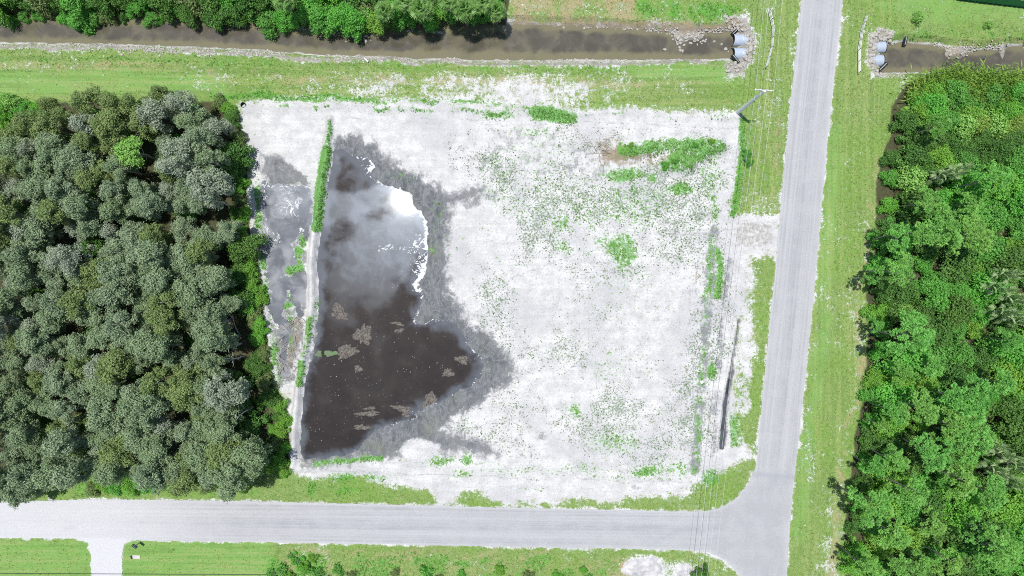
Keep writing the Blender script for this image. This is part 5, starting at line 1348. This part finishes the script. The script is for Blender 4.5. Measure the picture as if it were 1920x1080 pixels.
def leaning(px0, py0, px1, py1, h, label, twigs=4, r0=0.19):
    """bare trunk from its foot at (px0,py0) to its tip seen at (px1,py1) at height h"""
    a = G(px0, py0, 0); b = P(px1, py1, h) - a
    o = empty('bare_tree', a); m_ = MB(); r = np.random.default_rng(int(px0 * 7 + py0))
    pts = [b * t_ + Vector((r.normal(0, .12), r.normal(0, .12), 0)) * (1 if 0 < t_ < 1 else 0) for t_ in np.linspace(0, 1, 7)]
    m_.tube(pts, [r0 * (1 - 0.75 * t_) for t_ in np.linspace(0, 1, 7)], 7); m_.build('trunk', M['pale_bark'], o, True)
    for k in range(twigs):
        p_ = pts[int(r.integers(3, 7))]; d = Vector((r.uniform(-1.4, 1.4), r.uniform(-1.4, 1.4), r.uniform(0.3, 1.2)))
        m_ = MB(); m_.tube([p_, p_ + d * 0.5, p_ + d], [r0 * 0.4, r0 * 0.25, r0 * 0.08], 5); m_.build('limb', M['pale_bark'], o)
    return tag(o, label, 'dead tree', 'bare pale trunks at the wood edge')
leaning(433, 309, 388, 292, 7.5, 'pale bare trunk at the wood edge, level with the lime green crown')
leaning(434, 388, 372, 372, 8.0, 'forked bleached trunk at the wood edge below the upper bare one', 7)
leaning(424, 500, 400, 500, 5.0, 'short pale trunk poking out of the wood beside the silty pool')
leaning(452, 629, 424, 578, 5.0, 'crooked bleached snag leaning out over the green undergrowth', 2, 0.1)
leaning(456, 644, 425, 645, 6.0, 'pale trunk just below the crooked snag')
leaning(462, 670, 415, 674, 6.5, 'pair-limbed pale trunk below the crooked snag by the wood edge', 5)
leaning(477, 763, 441, 783, 8.0, 'straight bleached trunk at the lower right edge of the wood', 2)
leaning(479, 817, 452, 836, 6.5, 'lowest bleached trunk at the right edge of the wood', 1)
leaning(92, 581, 138, 556, 11.8, 'slim bare forked stem showing between crowns mid left of the wood', 4, 0.08)
leaning(172, 690, 195, 660, 11.0, 'slim bare stem showing in the dark gap below the wood middle', 4, 0.08)

# ------------------------------------------------------------------ small things
# letterbox by the driveway
o = empty('letterbox', G(263, 1017, 0))
m_ = MB(); m_.box((0, 0, 0.5), (0.1, 0.1, 1.2)); m_.build('post', M['dead'], o)
m_ = MB(); n_ = 10
prof = [(-0.14, 0)] + [(0.14 * math.cos(math.pi - math.pi * k / n_), 0.2 + 0.14 * math.sin(math.pi * k / n_)) for k in range(n_ + 1)] + [(0.14, 0)]
k_ = len(prof); m_.add([(x, -0.3, 1.1 + z) for x, z in prof] + [(x, 0.3, 1.1 + z) for x, z in prof], [tuple(range(k_)), tuple(range(2 * k_ - 1, k_ - 1, -1))] + [(i, i + k_, (i + 1) % k_ + k_, (i + 1) % k_) for i in range(k_)])
bx = m_.build('box', M['green_box'], o); m_ = MB(); m_.box((0.16, 0.05, 1.28), (0.02, 0.05, 0.2)); m_.build('flag', M['white'], bx)
o.rotation_euler.z = math.radians(55); o.scale = (1.35,) * 3
tag(o, 'dark green letterbox on a post beside the driveway mouth', 'letterbox')
# drain cover on the lawn
o = empty('drain_cover', G(254, 1044, 0))
m_ = MB(); m_.box((0.15, 0, 0.05), (1.2, 0.55, 0.1)); m_.build('slab', M['slab'], o)
m_ = MB(); m_.box((-0.56, -0.02, 0.11), (0.22, 0.5, 0.22), 0.3); m_.build('grate', M['black'], o)
tag(o, 'pale concrete drain slab with a black end on the lawn below the letterbox', 'drain')
# rubber tub at the lot corner
o = empty('rubber_tub', G(456, 197, height(456, 197)))
m_ = MB(); m_.tube([(0, 0, 0), (0, 0, 0.45)], [0.42, 0.5], 18, False); m_.tube([(0, 0, 0.02), (0, 0, 0.03)], [0.42, 0.42], 18); m_.build('wall', M['black'], o)
m_ = MB(); m_.tube([(0.5 * math.cos(a), 0.5 * math.sin(a), 0.46) for a in np.linspace(0, 2 * math.pi, 19)], 0.045, 6); m_.build('rim', M['black'], o)
m_ = MB(); m_.tube([(0.62 * math.cos(a), 0.62 * math.sin(a) - 0.1, 0.12) for a in np.linspace(-1.6, 0.6, 10)], 0.05, 6); m_.build('handle', M['white'], o)
o.rotation_euler = (0.5, 0.4, 0.4); o.scale = (0.78,) * 3
tag(o, 'black round tub lying at the upper left corner of the sand lot', 'tub')
# white pipe stub by the canal
o = empty('pipe_stub', G(687, 113, height(687, 113) + 0.1), math.radians(-42))
m_ = MB(); m_.tube([(-0.42, 0, 0.1), (0.3, 0, 0.1)], 0.14, 12, False); m_.build('tube', M['white'], o); m_ = MB(); m_.tube([(0.28, 0, 0.1), (0.46, 0, 0.1)], [0.19, 0.2], 12, False); m_.build('socket', M['white'], o)
tag(o, 'short white plastic pipe lying at the top of the near canal bank', 'pipe')
# white sheet and dark board on the sand
m_ = MB(); m_.box((0, 0, 0.04), (0.46, 0.46, 0.05), 0.7); o = m_.build('white_board', M['white']); o.location = G(1316, 716, height(1316, 716)); tag(o, 'small white square board lying on the sand near the dark ditch', 'board')
m_ = MB(); m_.box((0, 0, 0.06), (0.13, 1.7, 0.08), -0.05); o = m_.build('timber_plank', M['dead']); o.location = G(1305, 520, height(1305, 520)); tag(o, 'weathered timber plank lying alone on the sand right of the weeds', 'plank')
# heap of white sand below the lane
def heap(px, py, rx, ry, h_, label):
    r = np.random.default_rng(int(px)); n_ = 40; u_ = np.linspace(-1, 1, n_); a, b = np.meshgrid(u_, u_)
    q = np.hypot(a, b) * (0.75 + 0.9 * fbm(a * 30 + px, b * 30, 16, 2)); hz = h_ * np.clip(1 - q, 0, 1) * (0.5 + 1.0 * fbm(a * 40, b * 40, 14, 3)) - 0.03
    v_ = np.stack([a * rx * S, -b * ry * S, hz], -1).reshape(-1, 3); i = np.arange((n_ - 1) * (n_ - 1)); k = (i // (n_ - 1)) * n_ + i % (n_ - 1)
    o = link('sand_heap', mesh_np('sand_heap', v_, quads=np.stack([k, k + n_, k + n_ + 1, k + 1], -1), mat=M['pile_sand'], smooth=True)); o.location = G(px, py, 0.0)
    return tag(o, label, 'sand heap')
heap(1208, 1064, 44, 26, 1.1, 'larger heap of white sand below the lane'); heap(1284, 1072, 26, 18, 0.7, 'smaller heap of white sand right of the larger one below the lane')
# green screened fence in the far corner
o = empty('screen_fence', G(1790, -2, 0)); base = G(1790, -2, 0)
fp = [G(1790 + k * 29, -2 + k * 3.4, 0) - base for k in range(9)]
for k, p_ in enumerate(fp):
    m_ = MB(); m_.tube([p_ + Vector((0, 0, -0.3)), p_ + Vector((0, 0, 2.2))], 0.05, 7); m_.build('post', M['screen_edge'], o)
for k, (a, b) in enumerate(zip(fp[:-1], fp[1:])):
    d = (b - a); m_ = MB(); n_ = 9; vs, fs = [], []
    for i in range(n_ + 1):
        q = a + d * (0.01 + 0.98 * i / n_) + Vector((0.02 * math.sin(i * 1.9 + k), 0.05 * math.sin(i * 2.3 + k), 0))
        vs += [q + Vector((0, -0.06, 0.05)), q + Vector((0, -0.06, 2.15)), q + Vector((0, -0.04, 2.15)), q + Vector((0, -0.04, 0.05))]
    for i in range(n_):
        b_ = i * 4; fs += [(b_, b_ + 4, b_ + 5, b_ + 1), (b_ + 1, b_ + 5, b_ + 6, b_ + 2), (b_ + 2, b_ + 6, b_ + 7, b_ + 3)]
    m_.add(vs, fs); m_.build('fabric_panel', M['screen'], o)
    m_ = MB(); m_.tube([a + Vector((0, -0.1, 0.06)), b + Vector((0, -0.1, 0.06))], 0.06, 6); m_.build('bottom_rail', M['screen_edge'], o)
tag(o, 'green fabric screen fence crossing the far upper right corner', 'fence')
# thin cable above the lawn
m_ = MB(); m_.tube([G(-40 + 20 * k, 1074 + 0.1 * k, 0.25) for k in range(29)], 0.03, 5); o = m_.build('lawn_wire', M['cable']); tag(o, 'thin dark wire strung low across the lawn beside the driveway', 'wire')
#BUILD_REST
